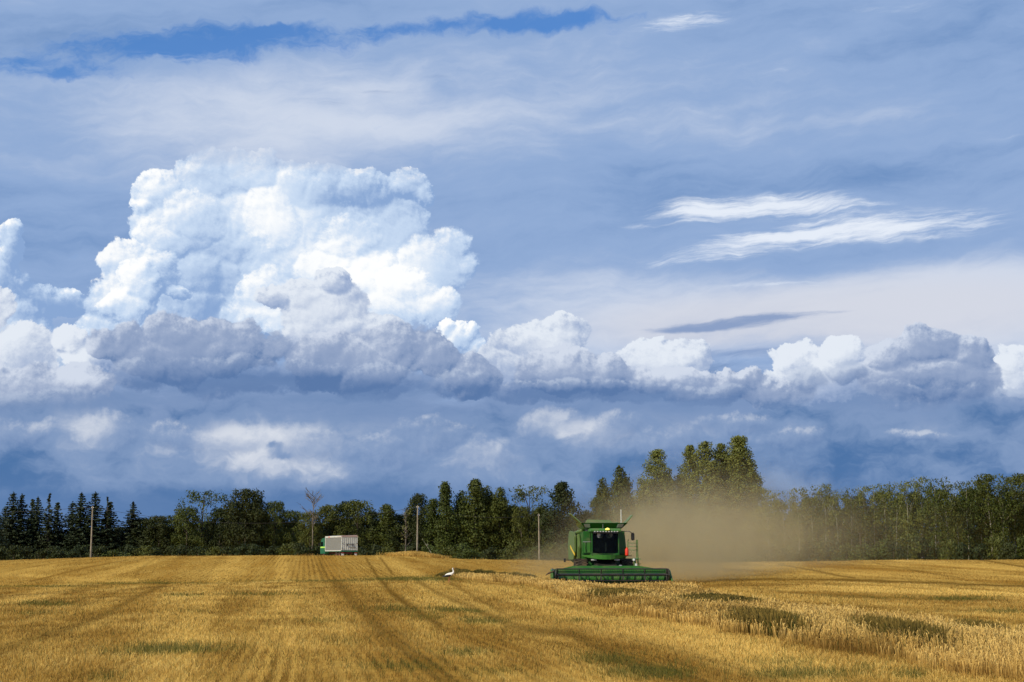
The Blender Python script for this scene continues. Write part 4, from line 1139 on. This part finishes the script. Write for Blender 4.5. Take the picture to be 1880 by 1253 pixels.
# ------------------------------------------------------------------ combine harvester (front at -Y, origin under the front axle)
HX, HY = 6.75, 117.0
cb = empty('combine_harvester', (HX, HY, hz(HX, HY)), R(3.5))
tag(cb, 'green combine harvester cutting ripe grain with a wide header and glowing amber beacon', 'combine harvester')
# chassis and body
MB().box((-1.15, -.6, .75), (1.15, 5.6, 1.5)).build('chassis', BLACK, cb, .03)
b = MB()
b.prism([(-.2, 1.55), (6.3, 1.75), (6.9, 2.3), (6.9, 3.75), (5.6, 4.05), (.7, 4.05), (-.2, 2.5)], 'x', -1.55, 1.50)
b.build('body', GREEN, cb, .06)
for s in (-1, 1):
    q_ = MB()                                       # side shields bulging over the wheels
    x0, x1 = (s * 1.56, s * 1.80)
    q_.prism([(.9, 1.65), (6.0, 1.85), (6.5, 2.5), (6.3, 3.65), (1.2, 3.95), (.55, 3.0)], 'x', min(x0, x1), max(x0, x1))
    sp_ = q_.build('side_panel', BODYG if s < 0 else GREEN, cb, .07)
    st = MB()
    xs = -2.02 if s < 0 else 1.83
    pts = [(1.0, 2.42), (2.2, 2.62), (3.6, 2.90), (4.2, 3.05)]
    for (y0, z0), (y1, z1) in zip(pts[:-1], pts[1:]):
        st.hexa([(xs - .02, y0, z0 - .07), (xs + .02, y0, z0 - .07), (xs + .02, y1, z1 - .07), (xs - .02, y1, z1 - .07)],
                [(xs - .02, y0, z0 + .07), (xs + .02, y0, z0 + .07), (xs + .02, y1, z1 + .07), (xs - .02, y1, z1 + .07)])
    st.build('stripe', YELLOW, sp_)
# front panel left of the cab, in two tones, with its handrail
fp = MB().box((-1.56, -.62, 2.45), (-.83, -.20, 4.12)).build('front_panel', GREEN, cb, .04)
MB().box((-1.50, -.66, 2.52), (-.90, -.60, 3.30)).build('access_door', GREEN_L, fp, .025)
MB().tube([(-1.35, -.70, 2.6), (-1.42, -.76, 3.1), (-1.35, -.70, 3.3)], .02).build('handrail', BLACK, fp)
MB().box((-1.57, -.66, 3.31), (-.84, -.60, 3.36)).build('trim', STEEL, fp, .005)
MB().box((1.10, -.55, 2.45), (1.55, -.15, 4.12)).build('front_panel', GREEN, cb, .04)
# curved bumper under the cab
bp_ = MB()
prev = None
for i in range(11):
    u = -1 + i * .2
    x = .02 + u * 1.62; dep = -1.95 + .95 * u * u; low = 2.04 + .22 * u * u; hi = 2.37
    cur = [(x, dep, low), (x, dep + .25, low), (x, dep + .20, hi), (x, dep - .06, hi)]
    if prev: bp_.add(prev + cur, [(0, 4, 5, 1), (1, 5, 6, 2), (2, 6, 7, 3), (3, 7, 4, 0)])
    if i in (0, 10): bp_.add(cur, [(0, 1, 2, 3)])
    prev = cur
bump = bp_.build('bumper', GREEN_L, cb, 0, True)
for s in (-1, 1):
    MB().box((s * .85 - .2, -1.50, 1.96), (s * .85 + .2, -1.30, 2.07)).build('headlight', LAMPG, bump, .02)
MB().box((-1.5, -1.1, 2.26), (1.5, -.1, 2.35)).build('platform', BLACK, cb, .02)
# cab
cab = MB()
yb, yf = -.25, -1.75
cab.box((-.80, yf + .05, 2.36), (1.08, yb, 2.50))                                # floor
for x in (-.80, 1.00): cab.box((x, yf + .12, 2.50), (x + .08, yf + .22, 4.02))   # front posts
for x in (-.80, 1.00): cab.box((x, yb - .10, 2.50), (x + .08, yb, 4.02))
cab.box((-.72, yb - .06, 2.50), (1.0, yb, 4.02))                                 # rear wall
cabo = cab.build('cab', GREEN, cb, .015)
cabo.location = (-.16 - .14 * .08, 0, 0); cabo.scale = (1.09, 1, 1)
MB().box((-.71, yb - .085, 2.51), (.99, yb - .07, 4.01)).build('rear_dark_sheet', BLACK, cabo)  # black sheet over the rear wall, added to darken the cab interior
g_ = MB(); prev = None                                                           # curved windscreen
for i in range(9):
    u = -1 + i / 4
    x = .14 + u * .84; y = yf - .10 + .22 * u * u
    cur = [(x, y, 2.50), (x, y + .02, 2.50), (x, y + .10, 4.03), (x, y + .08, 4.03)]
    if prev: g_.add(prev + cur, [(0, 4, 5, 1), (1, 5, 6, 2), (2, 6, 7, 3), (3, 7, 4, 0)])
    prev = cur
g_.build('windscreen', GLASSF, cabo, 0, True)
for x in (-.785, 1.045): MB().box((x, yf + .22, 2.64), (x + .02, yb - .10, 4.0)).build('side_window', GLASS, cabo)
MB().prism([(.0, 4.03), (-1.98 + .0, 4.03), (-2.02, 4.14), (-1.85, 4.29), (.0, 4.33)], 'x', -.90, 1.18).build('cab_roof', GREEN_L, cabo, .05)
wl = MB()
for i in range(9): wl.box((-.66 + i * .19, -2.06, 4.03), (-.56 + i * .19, -1.98, 4.10))
wl.build('work_lights', LAMPG, cabo, .01)
MB().box((-.70, -2.0, 3.93), (.98, -1.86, 4.035)).build('visor', BLACK, cabo, .01)
bc = MB().lathe([(.01, -.05), (.13, -.045), (.16, 0), (.14, .05), (.08, .09), (.01, .11)], 'z', (.10, -2.02, 4.22), 16)
bc.build('beacon', BEACON, cb, 0, True)
seat = MB().box((-.02, -.95, 2.95), (.42, -.50, 3.06)).box((-.02, -.55, 3.06), (.42, -.42, 3.70))
seat.build('seat', SEATM, cabo, .04)
MB().tube([(.20, -1.35, 2.62), (.20, -1.42, 3.10), (.20, -1.30, 3.28)], [.06, .045, .03]).build('steering_column', STEEL, cabo)
MB().box((-.62, -1.45, 2.62), (-.22, -1.15, 2.86)).build('console', SEATM, cabo, .05)
for x in (-.22, .38): MB().lathe([(.02, -.02), (.22, 0), (.20, .03), (.02, .04)], 'y', (x, -1.72, 3.80), 18).build('visor_reflection', LAMPG, cabo)  # pale discs that paint in the visors' reflections on the windscreen
# grain tank with fold-out extensions
gt = MB()
gt.hexa([(-1.38, -.55, 4.30), (1.32, -.55, 4.30), (1.32, 2.6, 4.20), (-1.38, 2.6, 4.20)], [(-1.75, -.95, 4.72), (1.75, -.95, 4.72), (1.75, 3.1, 4.78), (-1.75, 3.1, 4.78)])
gto = gt.build('grain_tank', GREEN, cb, .02)
MB().hexa([(-1.45, -.84, 4.64), (1.45, -.84, 4.64), (1.45, 2.9, 4.64), (-1.45, 2.9, 4.64)], [(-1.0, -.4, 4.78), (1.0, -.4, 4.78), (1.0, 2.5, 4.76), (-1.0, 2.5, 4.76)]).build('grain_tank_cover', BODYG, gto, .03)
for x0, x1, tx in ((-1.42, -.98, -.10), (.92, 1.36, .10)):
    MB().hexa([(x0 + .03, -.70, 4.38), (x1 - .03, -.70, 4.38), (x1 - .03, -.60, 4.38), (x0 + .03, -.60, 4.38)],
              [(x0 + tx, -.93, 4.62), (x1 + tx, -.93, 4.62), (x1 + tx, -.83, 4.62), (x0 + tx, -.83, 4.62)]).build('tank_window', LAMPG, gto, .01)
def flap(pts, m, nm='tank_extension'):
    """Sheet with thickness from four corners."""
    p = [Vector(x) for x in pts]
    n = (p[1] - p[0]).cross(p[3] - p[0]).normalized() * .03
    f = MB().add([x + n for x in p] + [x - n for x in p], [(0, 1, 2, 3), (7, 6, 5, 4), (0, 4, 5, 1), (1, 5, 6, 2), (2, 6, 7, 3), (3, 7, 4, 0)])
    return f.build(nm, m, gto)
flap([(1.62, -.6, 4.66), (1.62, 1.4, 4.66), (2.30, 1.2, 5.36), (2.20, -.4, 5.30)], BODYG)
flap([(-1.62, -.6, 4.66), (-1.62, 1.4, 4.66), (-2.45, 1.2, 5.46), (-2.42, -.4, 5.38)], BODYG)
flap([(-1.1, 2.9, 4.7), (1.3, 2.9, 4.7), (.9, 3.4, 5.0), (-.8, 3.4, 5.05)], BODYG)
MB().tube([(1.42, .4, 4.75), (1.42, .4, 5.75)], [.030, .026]).build('antenna', WHITEP, gto)
MB().tube([(.06, -.9, 4.35), (.06, -.9, 4.62)], .012).build('antenna', STEEL, cabo)
# unloading auger folded back along the near flank, with its rear elbow
au = MB()
au.tube([(-1.30, 1.6, 4.20), (-1.55, 2.2, 4.10), (-1.62, 3.4, 4.02), (-1.60, 6.4, 3.98)], [.15, .18, .18, .17], 12)
au.build('unloading_auger', BODYG, cb, 0, True)
ae = MB().prism([(1.2, 3.75), (2.2, 4.12), (5.4, 4.25), (6.3, 3.4), (6.0, 2.0), (2.2, 1.95), (1.3, 2.6)], 'x', -2.00, -1.84)
ae.build('auger_shield', BODYG, cb, .05)
# wheels
def wheel(x, y, r, w, nm):
    prof = [(r * .55, -w / 2 + .04), (r * .86, -w / 2), (r * .97, -w / 2 + .09), (r, -w * .2), (r, w * .2), (r * .97, w / 2 - .09), (r * .86, w / 2), (r * .55, w / 2 - .04)]
    rt = empty(nm, (x, y, r)); rt.parent = cb
    m = MB().lathe(prof, 'x', (0, 0, 0), 36)
    nl = 22
    for i in range(nl):                              # tread lugs in a herringbone
        for sd in (-1, 1):
            a = 2 * math.pi * (i + (.5 if sd > 0 else 0)) / nl
            mt = Matrix.Rotation(a, 4, 'X')
            m.hexa([(sd * .02, -.06, r - .03), (sd * w * .49, -.20, r - .07), (sd * w * .49, -.10, r - .07), (sd * .02, .05, r - .03)],
                   [(sd * .02, -.05, r + .045), (sd * w * .48, -.19, r + .015), (sd * w * .48, -.11, r + .015), (sd * .02, .04, r + .045)], mt)
    m.build('tyre', TYRE, rt, 0)
    MB().lathe([(.01, -w * .30), (r * .30, -w * .30), (r * .56, -w * .42), (r * .58, w * .42), (r * .30, w * .30), (.01, w * .30)], 'x', (0, 0, 0), 28).build('rim', YELLOW, rt, 0, True)
    return rt
wheel(-1.68, 0, 1.04, .92, 'front_wheel'); wheel(1.70, 0, 1.04, .92, 'front_wheel')
wheel(-1.35, 4.6, .72, .60, 'rear_wheel'); wheel(1.35, 4.6, .72, .60, 'rear_wheel')
MB().tube([(-1.6, 0, 1.04), (1.6, 0, 1.04)], .20, 12).build('front_axle', BLACK, cb)
# feeder house between cab and header
fh = MB().hexa([(-.75, -3.2, .35), (.85, -3.2, .35), (.85, -.3, 1.25), (-.75, -.3, 1.25)], [(-.75, -3.2, 1.15), (.85, -3.2, 1.15), (.85, -.3, 2.05), (-.75, -.3, 2.05)])
fho = fh.build('feeder_house', BLACK, cb, .04)
MB().box((-1.05, -3.15, 1.02), (-.76, -1.2, 1.62)).build('side_cover', GREEN, fho, .04)
MB().lathe([(.02, -.1), (.22, -.1), (.24, 0), (.22, .1), (.02, .1)], 'x', (.98, -2.3, 1.42), 20).build('drive_pulley', STEEL, fho)
# mirrors on arms
MB().tube([(1.2, -1.5, 4.10), (1.75, -1.75, 4.08), (1.92, -1.8, 3.95), (1.98, -1.8, 3.6)], .03).build('mirror_arm', BLACK, cb)
MB().box((1.84, -1.90, 3.42), (2.10, -1.80, 3.98)).build('mirror', BLACK, cb, .05)
# steps, handrails and fire extinguisher at the operator's side
ld = MB()
for y in (-1.25, -.65):
    ld.tube([(2.62, y, .75), (2.42, y, 2.2), (2.40, y, 3.45)], .028)
ld.tube([(2.40, -1.25, 3.45), (2.40, -.65, 3.45)], .028)
for z in (1.0, 1.35, 1.7, 2.05): ld.box((2.36, -1.25, z), (2.66, -.65, z + .04))
ld.build('ladder', GREEN_L, cb)
hr = MB()
hr.tube([(1.66, -1.35, 2.35), (1.68, -1.38, 3.40), (1.75, -1.30, 3.48)], .025)
for z in (2.75, 3.0, 3.25): hr.tube([(1.68, -1.36, z), (2.10, -1.55, z - .03), (2.40, -1.3, z)], .018)
hr.build('handrail', GREEN_L, cb)
fx = MB().lathe([(.02, 0), (.12, .02), (.13, .08), (.13, .42), (.10, .50), (.04, .54), (.04, .60), (.02, .61)], 'z', (1.56, -1.60, 2.32), 16)
fxo = fx.build('fire_extinguisher', RED, cb, 0, True)
MB().box((1.50, -1.5, 2.28), (1.95, -1.0, 2.33)).build('shelf', BLACK, cb, .01)
sl = MB().tube([(2.2, -1.5, 1.2), (2.1, -1.6, 2.1)], .10).tube([(1.9, -1.4, 2.05), (2.45, -1.5, 2.1)], .06)
sl.build('step_support', GREEN, cb)
MB().lathe([(.02, -.03), (.09, -.02), (.09, .02), (.02, .03)], 'y', (2.05, -1.72, 2.02), 14).build('marker_light', WHITEP, cb)
MB().box((2.14, -1.68, 1.15), (2.30, -1.62, 1.75)).build('marker_board', WHITEP, cb, .01)
ma = MB().tube([(-1.9, -.9, 2.02), (-2.9, -1.0, 2.0)], .022).box((-3.02, -1.05, 1.85), (-2.88, -.97, 2.12))
ma.build('marker_arm', BLACK, cb)
# header: frame, table, auger, reel with tines, dividers
HW = 4.16
HC = .10
hd = empty('header', (HC, -3.2, .25)); hd.parent = cb
h = MB()
h.prism([(0, .02), (-1.2, -.05), (-1.25, .0), (-.15, .12), (-.06, 1.08), (.02, 1.12)], 'x', -HW, HW)
h.build('header_frame', HGREEN, hd, .01)
h = MB()
h.hexa([(-HW + .1, -.12, 1.02), (HW - .1, -.12, 1.02), (HW - .1, .05, 1.02), (-HW + .1, .05, 1.02)], [(-2.6, -.10, 1.34), (2.1, -.10, 1.34), (2.1, .05, 1.34), (-2.6, .05, 1.34)])
h.build('top_beam', HGREEN, hd, .02)
h = MB()
k = 46
for i in range(k):
    x = -HW + .25 + i * (2 * HW - .5) / k
    h.add([(x, -.20, .98), (x + .09, -.20, 1.09), (x + .18, -.20, .98), (x, -.16, .98), (x + .09, -.16, 1.09), (x + .18, -.16, .98)], [(0, 2, 1), (3, 4, 5), (0, 3, 5, 2), (0, 1, 4, 3), (1, 2, 5, 4)])
h.build('guard_strip', GREEN_L, hd)
h = MB().tube([(-HW + .1, -.55, .42), (HW - .1, -.55, .42)], .18, 14)
seg = 220
V_, F_ = [], []
for i in range(seg + 1):
    u = i / seg; x = -HW + .12 + u * (2 * HW - .24); a = 2 * math.pi * 15 * (u if u < .5 else 1 - u)
    for rr_ in (.17, .33): V_.append((x, -.55 + rr_ * math.cos(a), .42 + rr_ * math.sin(a)))
F_ = [(2 * i, 2 * i + 1, 2 * i + 3, 2 * i + 2) for i in range(seg)]
h.add(V_, F_)
h.build('auger', HGREEN, hd)
RC = (-1.25, .72); RR = .47
rl = MB().tube([(-HW + .15, RC[0], RC[1]), (HW - .15, RC[0], RC[1])], .10, 12)
for i in range(6):
    a = i * math.pi / 3 + .06
    y, z = RC[0] + RR * math.cos(a), RC[1] + RR * math.sin(a)
    rl.tube([(-HW + .2, y, z), (HW - .2, y, z)], .030 if abs(math.sin(a)) > .5 else .012, 6)
for x in np.linspace(-HW + .25, HW - .25, 6):
    for i in range(6):
        a = i * math.pi / 3 + .06
        rl.tube([(x, RC[0], RC[1]), (x, RC[0] + RR * math.cos(a), RC[1] + RR * math.sin(a))], .035, 5)
for i in range(6):
    a = i * math.pi / 3 + .06
    y, z = RC[0] + RR * math.cos(a), RC[1] + RR * math.sin(a)
    for x in np.arange(-HW + .3, HW - .25, .155): rl.tube([(x, y, z), (x, y - .03, z - .24)], .006, 3)
rl.build('reel', BLACK, hd)
for s in (-1, 1):
    x = s * (HW + .02)
    MB().lathe([(.02, -.03), (.42, -.03), (.44, 0), (.42, .03), (.02, .03)], 'x', (s * (HW - .12), RC[0], RC[1]), 20).build('reel_disc', BLACK, hd)
    e = MB().prism([(.05, -.02), (.05, 1.12), (-.5, 1.05), (-1.3, .62), (-2.25, -.08), (-1.2, -.10)], 'x', min(x, x + s * .12), max(x, x + s * .12))
    e.build('side_divider', HGREEN, hd, .03)
    MB().tube([(s * (HW - .02), .0, 1.12), (s * (HW - .02), -1.2, .95)], .05).build('reel_arm', BLACK, hd)
MB().tube([(-HW - .05, -1.5, .95), (-HW - .42, -1.7, .82), (-HW - .62, -1.9, .70)], [.05, .06, .03]).build('crop_divider_rod', paint('rusty_brown', (.10, .05, .02), .8), hd)
MB().box((-1.15, -.215, .66), (-.98, -.20, .72)).build('decal', WHITEP, hd)
MB().box((.95, -.215, .66), (1.2, -.20, .72)).build('decal', YELLOW, hd)

# ------------------------------------------------------------------ grain truck on the crest, seen from behind at an angle
TXX = x_at(641, 256); TZ = hz(TXX, 256) - .35
tk = empty('grain_truck', (TXX, 256, TZ), R(27))
tk.scale = (1.12, 1.06, .98)
tag(tk, 'grain lorry with green cab, silver side and white tailgate parked on the crest', 'truck')
DRED = paint('dull_red', (.26, .03, .02), .5, dirt=.4)
SILV = paint('silver_side', (.30, .30, .27), .45, .4, .2, dirt=.3, dcol=(.3, .26, .18))
TARP = paint('tarpaulin', (.50, .36, .30), .7, dirt=.4, dcol=(.25, .14, .10))
TGREEN = paint('truck_green', (.012, .12, .055), .35, dirt=.25)
W2 = 1.26
t = MB()                                                 # box with ribbed sides (front towards +Y)
t.box((-W2 + .04, .0, 1.25), (W2 - .04, 7.0, 3.55))
for i in range(24): t.box((-W2, .12 + i * .29, 1.30), (-W2 + .05, .24 + i * .29, 3.42)); t.box((W2 - .05, .12 + i * .29, 1.30), (W2, .24 + i * .29, 3.42))
bx = t.build('box_body', SILV, tk)
RAILM = paint('off_white', (.60, .60, .52), .5, dirt=.5, dcol=(.3, .27, .2))
r_ = MB().box((-W2 - .02, -.02, 3.42), (-W2 + .08, 7.02, 3.66)).box((-W2 - .02, -.02, 1.16), (-W2 + .08, 7.02, 1.30)).box((W2 - .08, -.02, 3.42), (W2 + .02, 7.02, 3.66)).box((-W2 - .02, 6.85, 1.2), (-W2 + .08, 7.03, 3.5))
r_.build('side_rail', RAILM, bx, .01)
MB().box((-W2 - .035, 4.9, 3.48), (-W2 - .02, 5.6, 3.58)).build('decal', RED, bx)
t = MB().box((-W2, -.08, 1.28), (W2, -.0, 3.50))
for i in range(9):
    x = -W2 + .06 + i * (2 * W2 - .18) / 8
    t.box((x, -.13, 1.32), (x + .07, -.08, 3.46))
tg = t.build('tailgate', RAILM, tk)
lt_ = MB().box((-.62, -.20, 2.30), (.72, -.14, 2.36)).box((-.40, -.20, 1.98), (-.33, -.14, 2.32)).box((.46, -.20, 1.98), (.53, -.14, 2.32)).box((-.1, -.20, 1.80), (.9, -.14, 1.85))
lt_.box((-1.2, -.2, 2.42), (-1.02, -.14, 2.47)).box((1.05, -.2, 2.42), (1.22, -.14, 2.47)).box((-1.2, -.2, 1.62), (-1.0, -.14, 1.67))
lt_.build('latch_bar', BLACK, tg)
t = MB().prism([(-W2 - .03, 3.48), (W2 + .05, 3.48), (W2 + .05, 3.62), (W2 - .2, 3.80), (.1, 3.76), (-W2 + .2, 3.70), (-W2 - .03, 3.60)], 'y', -.16, 1.6)
t.build('tarpaulin', TARP, tk, .03)
MB().prism([(-W2 + .0, 3.56), (W2 - .0, 3.56), (W2 - .2, 3.68), (-.3, 3.74), (-W2 + .2, 3.66)], 'y', 1.6, 6.9).build('box_cover', WHITEP, tk, .02)
t = MB().box((-W2, -.12, 1.02), (W2, .05, 1.26)).box((-W2 + .02, .05, 1.04), (-W2 + .1, 6.9, 1.20))
t.build('rear_bumper', TGREEN, tk, .02)
MB().box((-.5, .1, .72), (.5, 8.6, 1.06)).build('chassis', paint('dark_red', (.12, .012, .010), .6), tk, .02)
for sx in (-1.0, 1.0): MB().box((sx - .22, -.10, .78), (sx + .22, .0, .94)).build('tail_light', DRED, tk, .02)
for sx in (-1.02, 1.02):
    for yy in (1.1, 2.4, 7.9):
        w_ = empty('wheel', (sx, yy, .50)); w_.parent = tk
        MB().lathe([(.28, -.14), (.46, -.15), (.50, -.10), (.50, .10), (.46, .15), (.28, .14)], 'x', (0, 0, 0), 22).build('tyre', TYRE, w_, 0, True)
        MB().lathe([(.01, -.16), (.12, -.16), (.28, -.10), (.28, .10), (.12, .16), (.01, .16)], 'x', (0, 0, 0), 20).build('rim', DRED, w_, 0, True)
MB().box((-1.2, -.02, .28), (-.82, .02, .78)).build('mudflap', WHITEP, tk)
MB().box((.82, -.02, .28), (1.2, .02, .78)).build('mudflap', WHITEP, tk)
c_ = MB().prism([(7.2, .72), (9.35, .72), (9.42, 1.6), (9.1, 2.9), (8.6, 3.35), (7.2, 3.45)], 'x', -1.22, 1.22).build('cab', TGREEN, tk, .06)
MB().box((-1.245, 7.22, 1.72), (-1.225, 9.2, 1.95)).build('stripe', paint('lime_stripe', (.42, .75, .10), .4, dirt=.1), c_)
MB().box((-1.24, 8.1, 2.0), (-1.225, 9.0, 2.75)).build('side_window', GLASS, c_)
MB().box((-1.55, 9.1, 2.0), (-1.35, 9.2, 2.6)).build('mirror', BLACK, c_, .03)

# ------------------------------------------------------------------ utility poles and their wires
M_POLE = bark('weathered_wood', (.20, .165, .115), (.33, .28, .20), 3.0)
def pole(px, top, Y, lab, lean=0.0):
    X = x_at(px, Y, 6)
    z0 = hz(X, Y) - .3
    H_ = CAM_H + (1030 - top) * Y / FPX * 1.004 - z0
    p = empty('utility_pole', (X, Y, z0))
    tag(p, lab, 'utility pole', 'wooden utility poles along the crest')
    MB().tube([(0, 0, 0), (lean * .5, 0, H_ * .5), (lean, 0, H_)], [.14, .115, .09], 10).build('pole', M_POLE, p, 0, True)
    MB().tube([(lean - .14, -.02, H_ - .35), (lean + .14, -.02, H_ - .35)], .03, 6).build('bracket', BLACK, p)
    for s in (-1, 1): MB().lathe([(.01, 0), (.05, .01), (.06, .06), (.04, .10), (.05, .13), (.01, .15)], 'z', (lean + s * .14, -.02, H_ - .33), 8).build('insulator', WHITEP, p)
    return Vector((X + lean, Y, z0 + H_ - .2))
a_ = pole(168, 931, 250, 'first utility pole from the left, standing before the spruces', .02)
b_ = pole(766, 930, 251, 'middle utility pole rising from the hump of dry grass', .04)
d_ = pole(990, 945, 262, 'third utility pole, just left of the harvester dust', -.08)
z_ = Vector((-150, 252, a_.z - 1.0))
def wire(p, q_, sag, lab, off):
    pts = []
    for i in range(41):
        u = i / 40
        v = p.lerp(q_, u) + Vector((off, 0, -sag * 4 * u * (1 - u)))
        pts.append(tuple(v))
    o = MB().tube(pts, .022, 4).build('power_line', BLACK)
    tag(o, lab, 'wire', 'power lines between the poles')
wire(a_, b_, 2.6, 'thin black wire sagging between the first and middle utility poles', 0)
wire(b_, d_, 1.0, 'thin black wire between the middle and third utility poles', 0)
wire(z_, a_, 1.2, 'thin black wire leaving the first utility pole out of the picture', 0)

# ------------------------------------------------------------------ white stork walking on the stubble
def skin(name, nodes, edges, mat, parent, sub=2):
    me = bpy.data.meshes.new(name)
    me.from_pydata([n[:3] for n in nodes], edges, [])
    o = link(name, me, parent)
    me.materials.append(mat)
    md = o.modifiers.new('skin', 'SKIN'); md.use_smooth_shade = True
    for i, n in enumerate(nodes):
        sv = me.skin_vertices[0].data[i]
        sv.radius = (n[3], n[4] if len(n) > 4 else n[3]); sv.use_root = (i == 0)
    s = o.modifiers.new('sub', 'SUBSURF'); s.levels = sub; s.render_levels = sub
    return o
sx, sy = ground_at(825, 1071)
sk = empty('stork', (sx, sy, hz(sx, sy) - .08), 0)
tag(sk, 'white stork with black wing feathers walking on the stubble beside the dark weeds', 'stork')
FEATH = paint('white_feathers', (.80, .76, .66), .8, .2, dirt=.15, dcol=(.5, .42, .30))
BLKF = paint('black_feathers', (.012, .010, .010), .6, dirt=0)
ORNG = paint('red_orange_skin', (.40, .12, .05), .6, dirt=.2)
k = 1.0
body = [(0, 0, .62, .125, .12), (-.17, 0, .585, .10, .095), (-.30, 0, .55, .055, .05), (.14, 0, .66, .12, .11), (.24, 0, .74, .085, .075), (.265, 0, .83, .05), (.235, 0, .91, .037), (.20, 0, .97, .035), (.215, 0, 1.02, .048), (.255, 0, 1.025, .036)]
skin('body', body, [(0, 1), (1, 2), (0, 3), (3, 4), (4, 5), (5, 6), (6, 7), (7, 8), (8, 9)], FEATH, sk)
skin('beak', [(.265, 0, 1.02, .018), (.34, 0, .995, .012), (.44, 0, .955, .004)], [(0, 1), (1, 2)], ORNG, sk)
def ovoid(c, ax, tilt, name, mat, parent):
    m = Matrix.Translation(c) @ Matrix.Rotation(tilt, 4, 'Y') @ Matrix.Diagonal((*ax, 1))
    q_ = MB().lathe([(.02, -1), (.40, -.9), (.75, -.62), (.97, -.2), (1, .15), (.82, .6), (.45, .9), (.02, 1)], 'x', (0, 0, 0), 14)
    q_.v = [m @ v for v in q_.v]
    return q_.build(name, mat, parent, 0, True)
ovoid((-.37, 0, .505), (.13, .05, .035), -.35, 'tail', BLKF, sk)
for s in (-1, 1):
    ovoid((-.15, s * .095, .535), (.27, .045, .075), -.18, 'wing', BLKF, sk)
    fx_ = .12 if s > 0 else -.10
    lg = skin('leg', [(-.01, s * .055, .53, .032), (fx_ * .3 + .02, s * .055, .40, .018), (fx_ * .2 - .03, s * .055, .27, .017), (fx_ * .8, s * .055, .03, .012)], [(0, 1), (1, 2), (2, 3)], ORNG, sk)
    skin('foot', [(fx_ * .8, s * .055, .02, .012), (fx_ * .8 + .08, s * .055, .008, .008), (fx_ * .8 + .06, s * .055 + .05, .008, .007), (fx_ * .8 + .06, s * .055 - .05, .008, .007)], [(0, 1), (0, 2), (0, 3)], ORNG, lg, 1)
    MB().lathe([(.001, -.006), (.006, 0), (.001, .006)], 'y', (.232, s * .042, 1.032), 8).build('eye', BLKF, sk)
# ------------------------------------------------------------------ dust thrown up by the harvester: real scattering volume behind it
DX0, DX1, DY0, DY1, DZ0, DZ1 = -3.0, 68.0, 119.0, 228.0, -.8, 20.0
dm = bpy.data.materials.new('dust'); dm.use_nodes = True
dn = dm.node_tree; dn.nodes.clear()
q = G(dn)
dp = E(q, dn.nodes.new('ShaderNodeNewGeometry').outputs['Position'])
wn = q.vmath('SUBTRACT', q.noise(dp, .16, 3, .55, color=True), (.5, .5, .5))
dpw = q.vmath('MULTIPLY_ADD', wn, (8.0, 7.0, 5.0), dp)
dens = None
for px, row, Y, rx, ry, rz, a in [
        (1190, 1012, 131, 5.5, 7, 3.4, 1.0), (1225, 990, 138, 6, 9, 3.8, .75), (1265, 1002, 150, 7.0, 12, 4.2, .75), (1330, 995, 172, 10.5, 15, 4.8, .36), (1395, 985, 190, 11, 14, 5.2, .18),
        (1470, 982, 202, 13, 12, 5.4, .12), (1570, 990, 204, 17, 11, 5.4, .075), (1290, 925, 160, 9, 12, 4.6, .13), (1370, 935, 182, 11, 13, 5.0, .09), (1195, 935, 134, 4, 6, 3.0, .16),
        (1120, 985, 128, 3.6, 4, 3.2, .26), (1030, 1020, 128, 3.0, 4, 1.8, .55), (1000, 1035, 128, 2.6, 4, 1.3, .35), (1290, 1045, 140, 9, 7, 1.2, .40)]:
    cx = x_at(px, Y); cy_ = Y; cz = CAM_H + (1030 - row) * Y / FPX
    v = q.vmath('MULTIPLY_ADD', dpw, (1 / rx, 1 / ry, 1 / rz), (-cx / rx, -cy_ / ry, -cz / rz))
    e = q.math('EXPONENT', q.vmath('DOT_PRODUCT', v, v) * -1.6) * a
    dens = e if dens is None else dens + e
nz_ = q.noise(dpw, .35, 5, .6)
dens = dens * q.lin(nz_, .34, .68, .12, 2.0)
dens = q.math('MAXIMUM', dens - .006, 0.0) * .090
pv = dn.nodes.new('ShaderNodeVolumePrincipled')
pv.inputs['Color'].default_value = (.76, .65, .38, 1)
pv.inputs['Anisotropy'].default_value = .35
q.put(pv.inputs['Density'], dens)
mo = dn.nodes.new('ShaderNodeOutputMaterial')
dn.links.new(pv.outputs[0], mo.inputs['Volume'])
dm.cycles.volume_step_rate = 1.0
dust = MB().box((DX0, DY0, DZ0), (DX1, DY1, DZ1)).build('dust', dm)
tag(dust, kind='stuff')
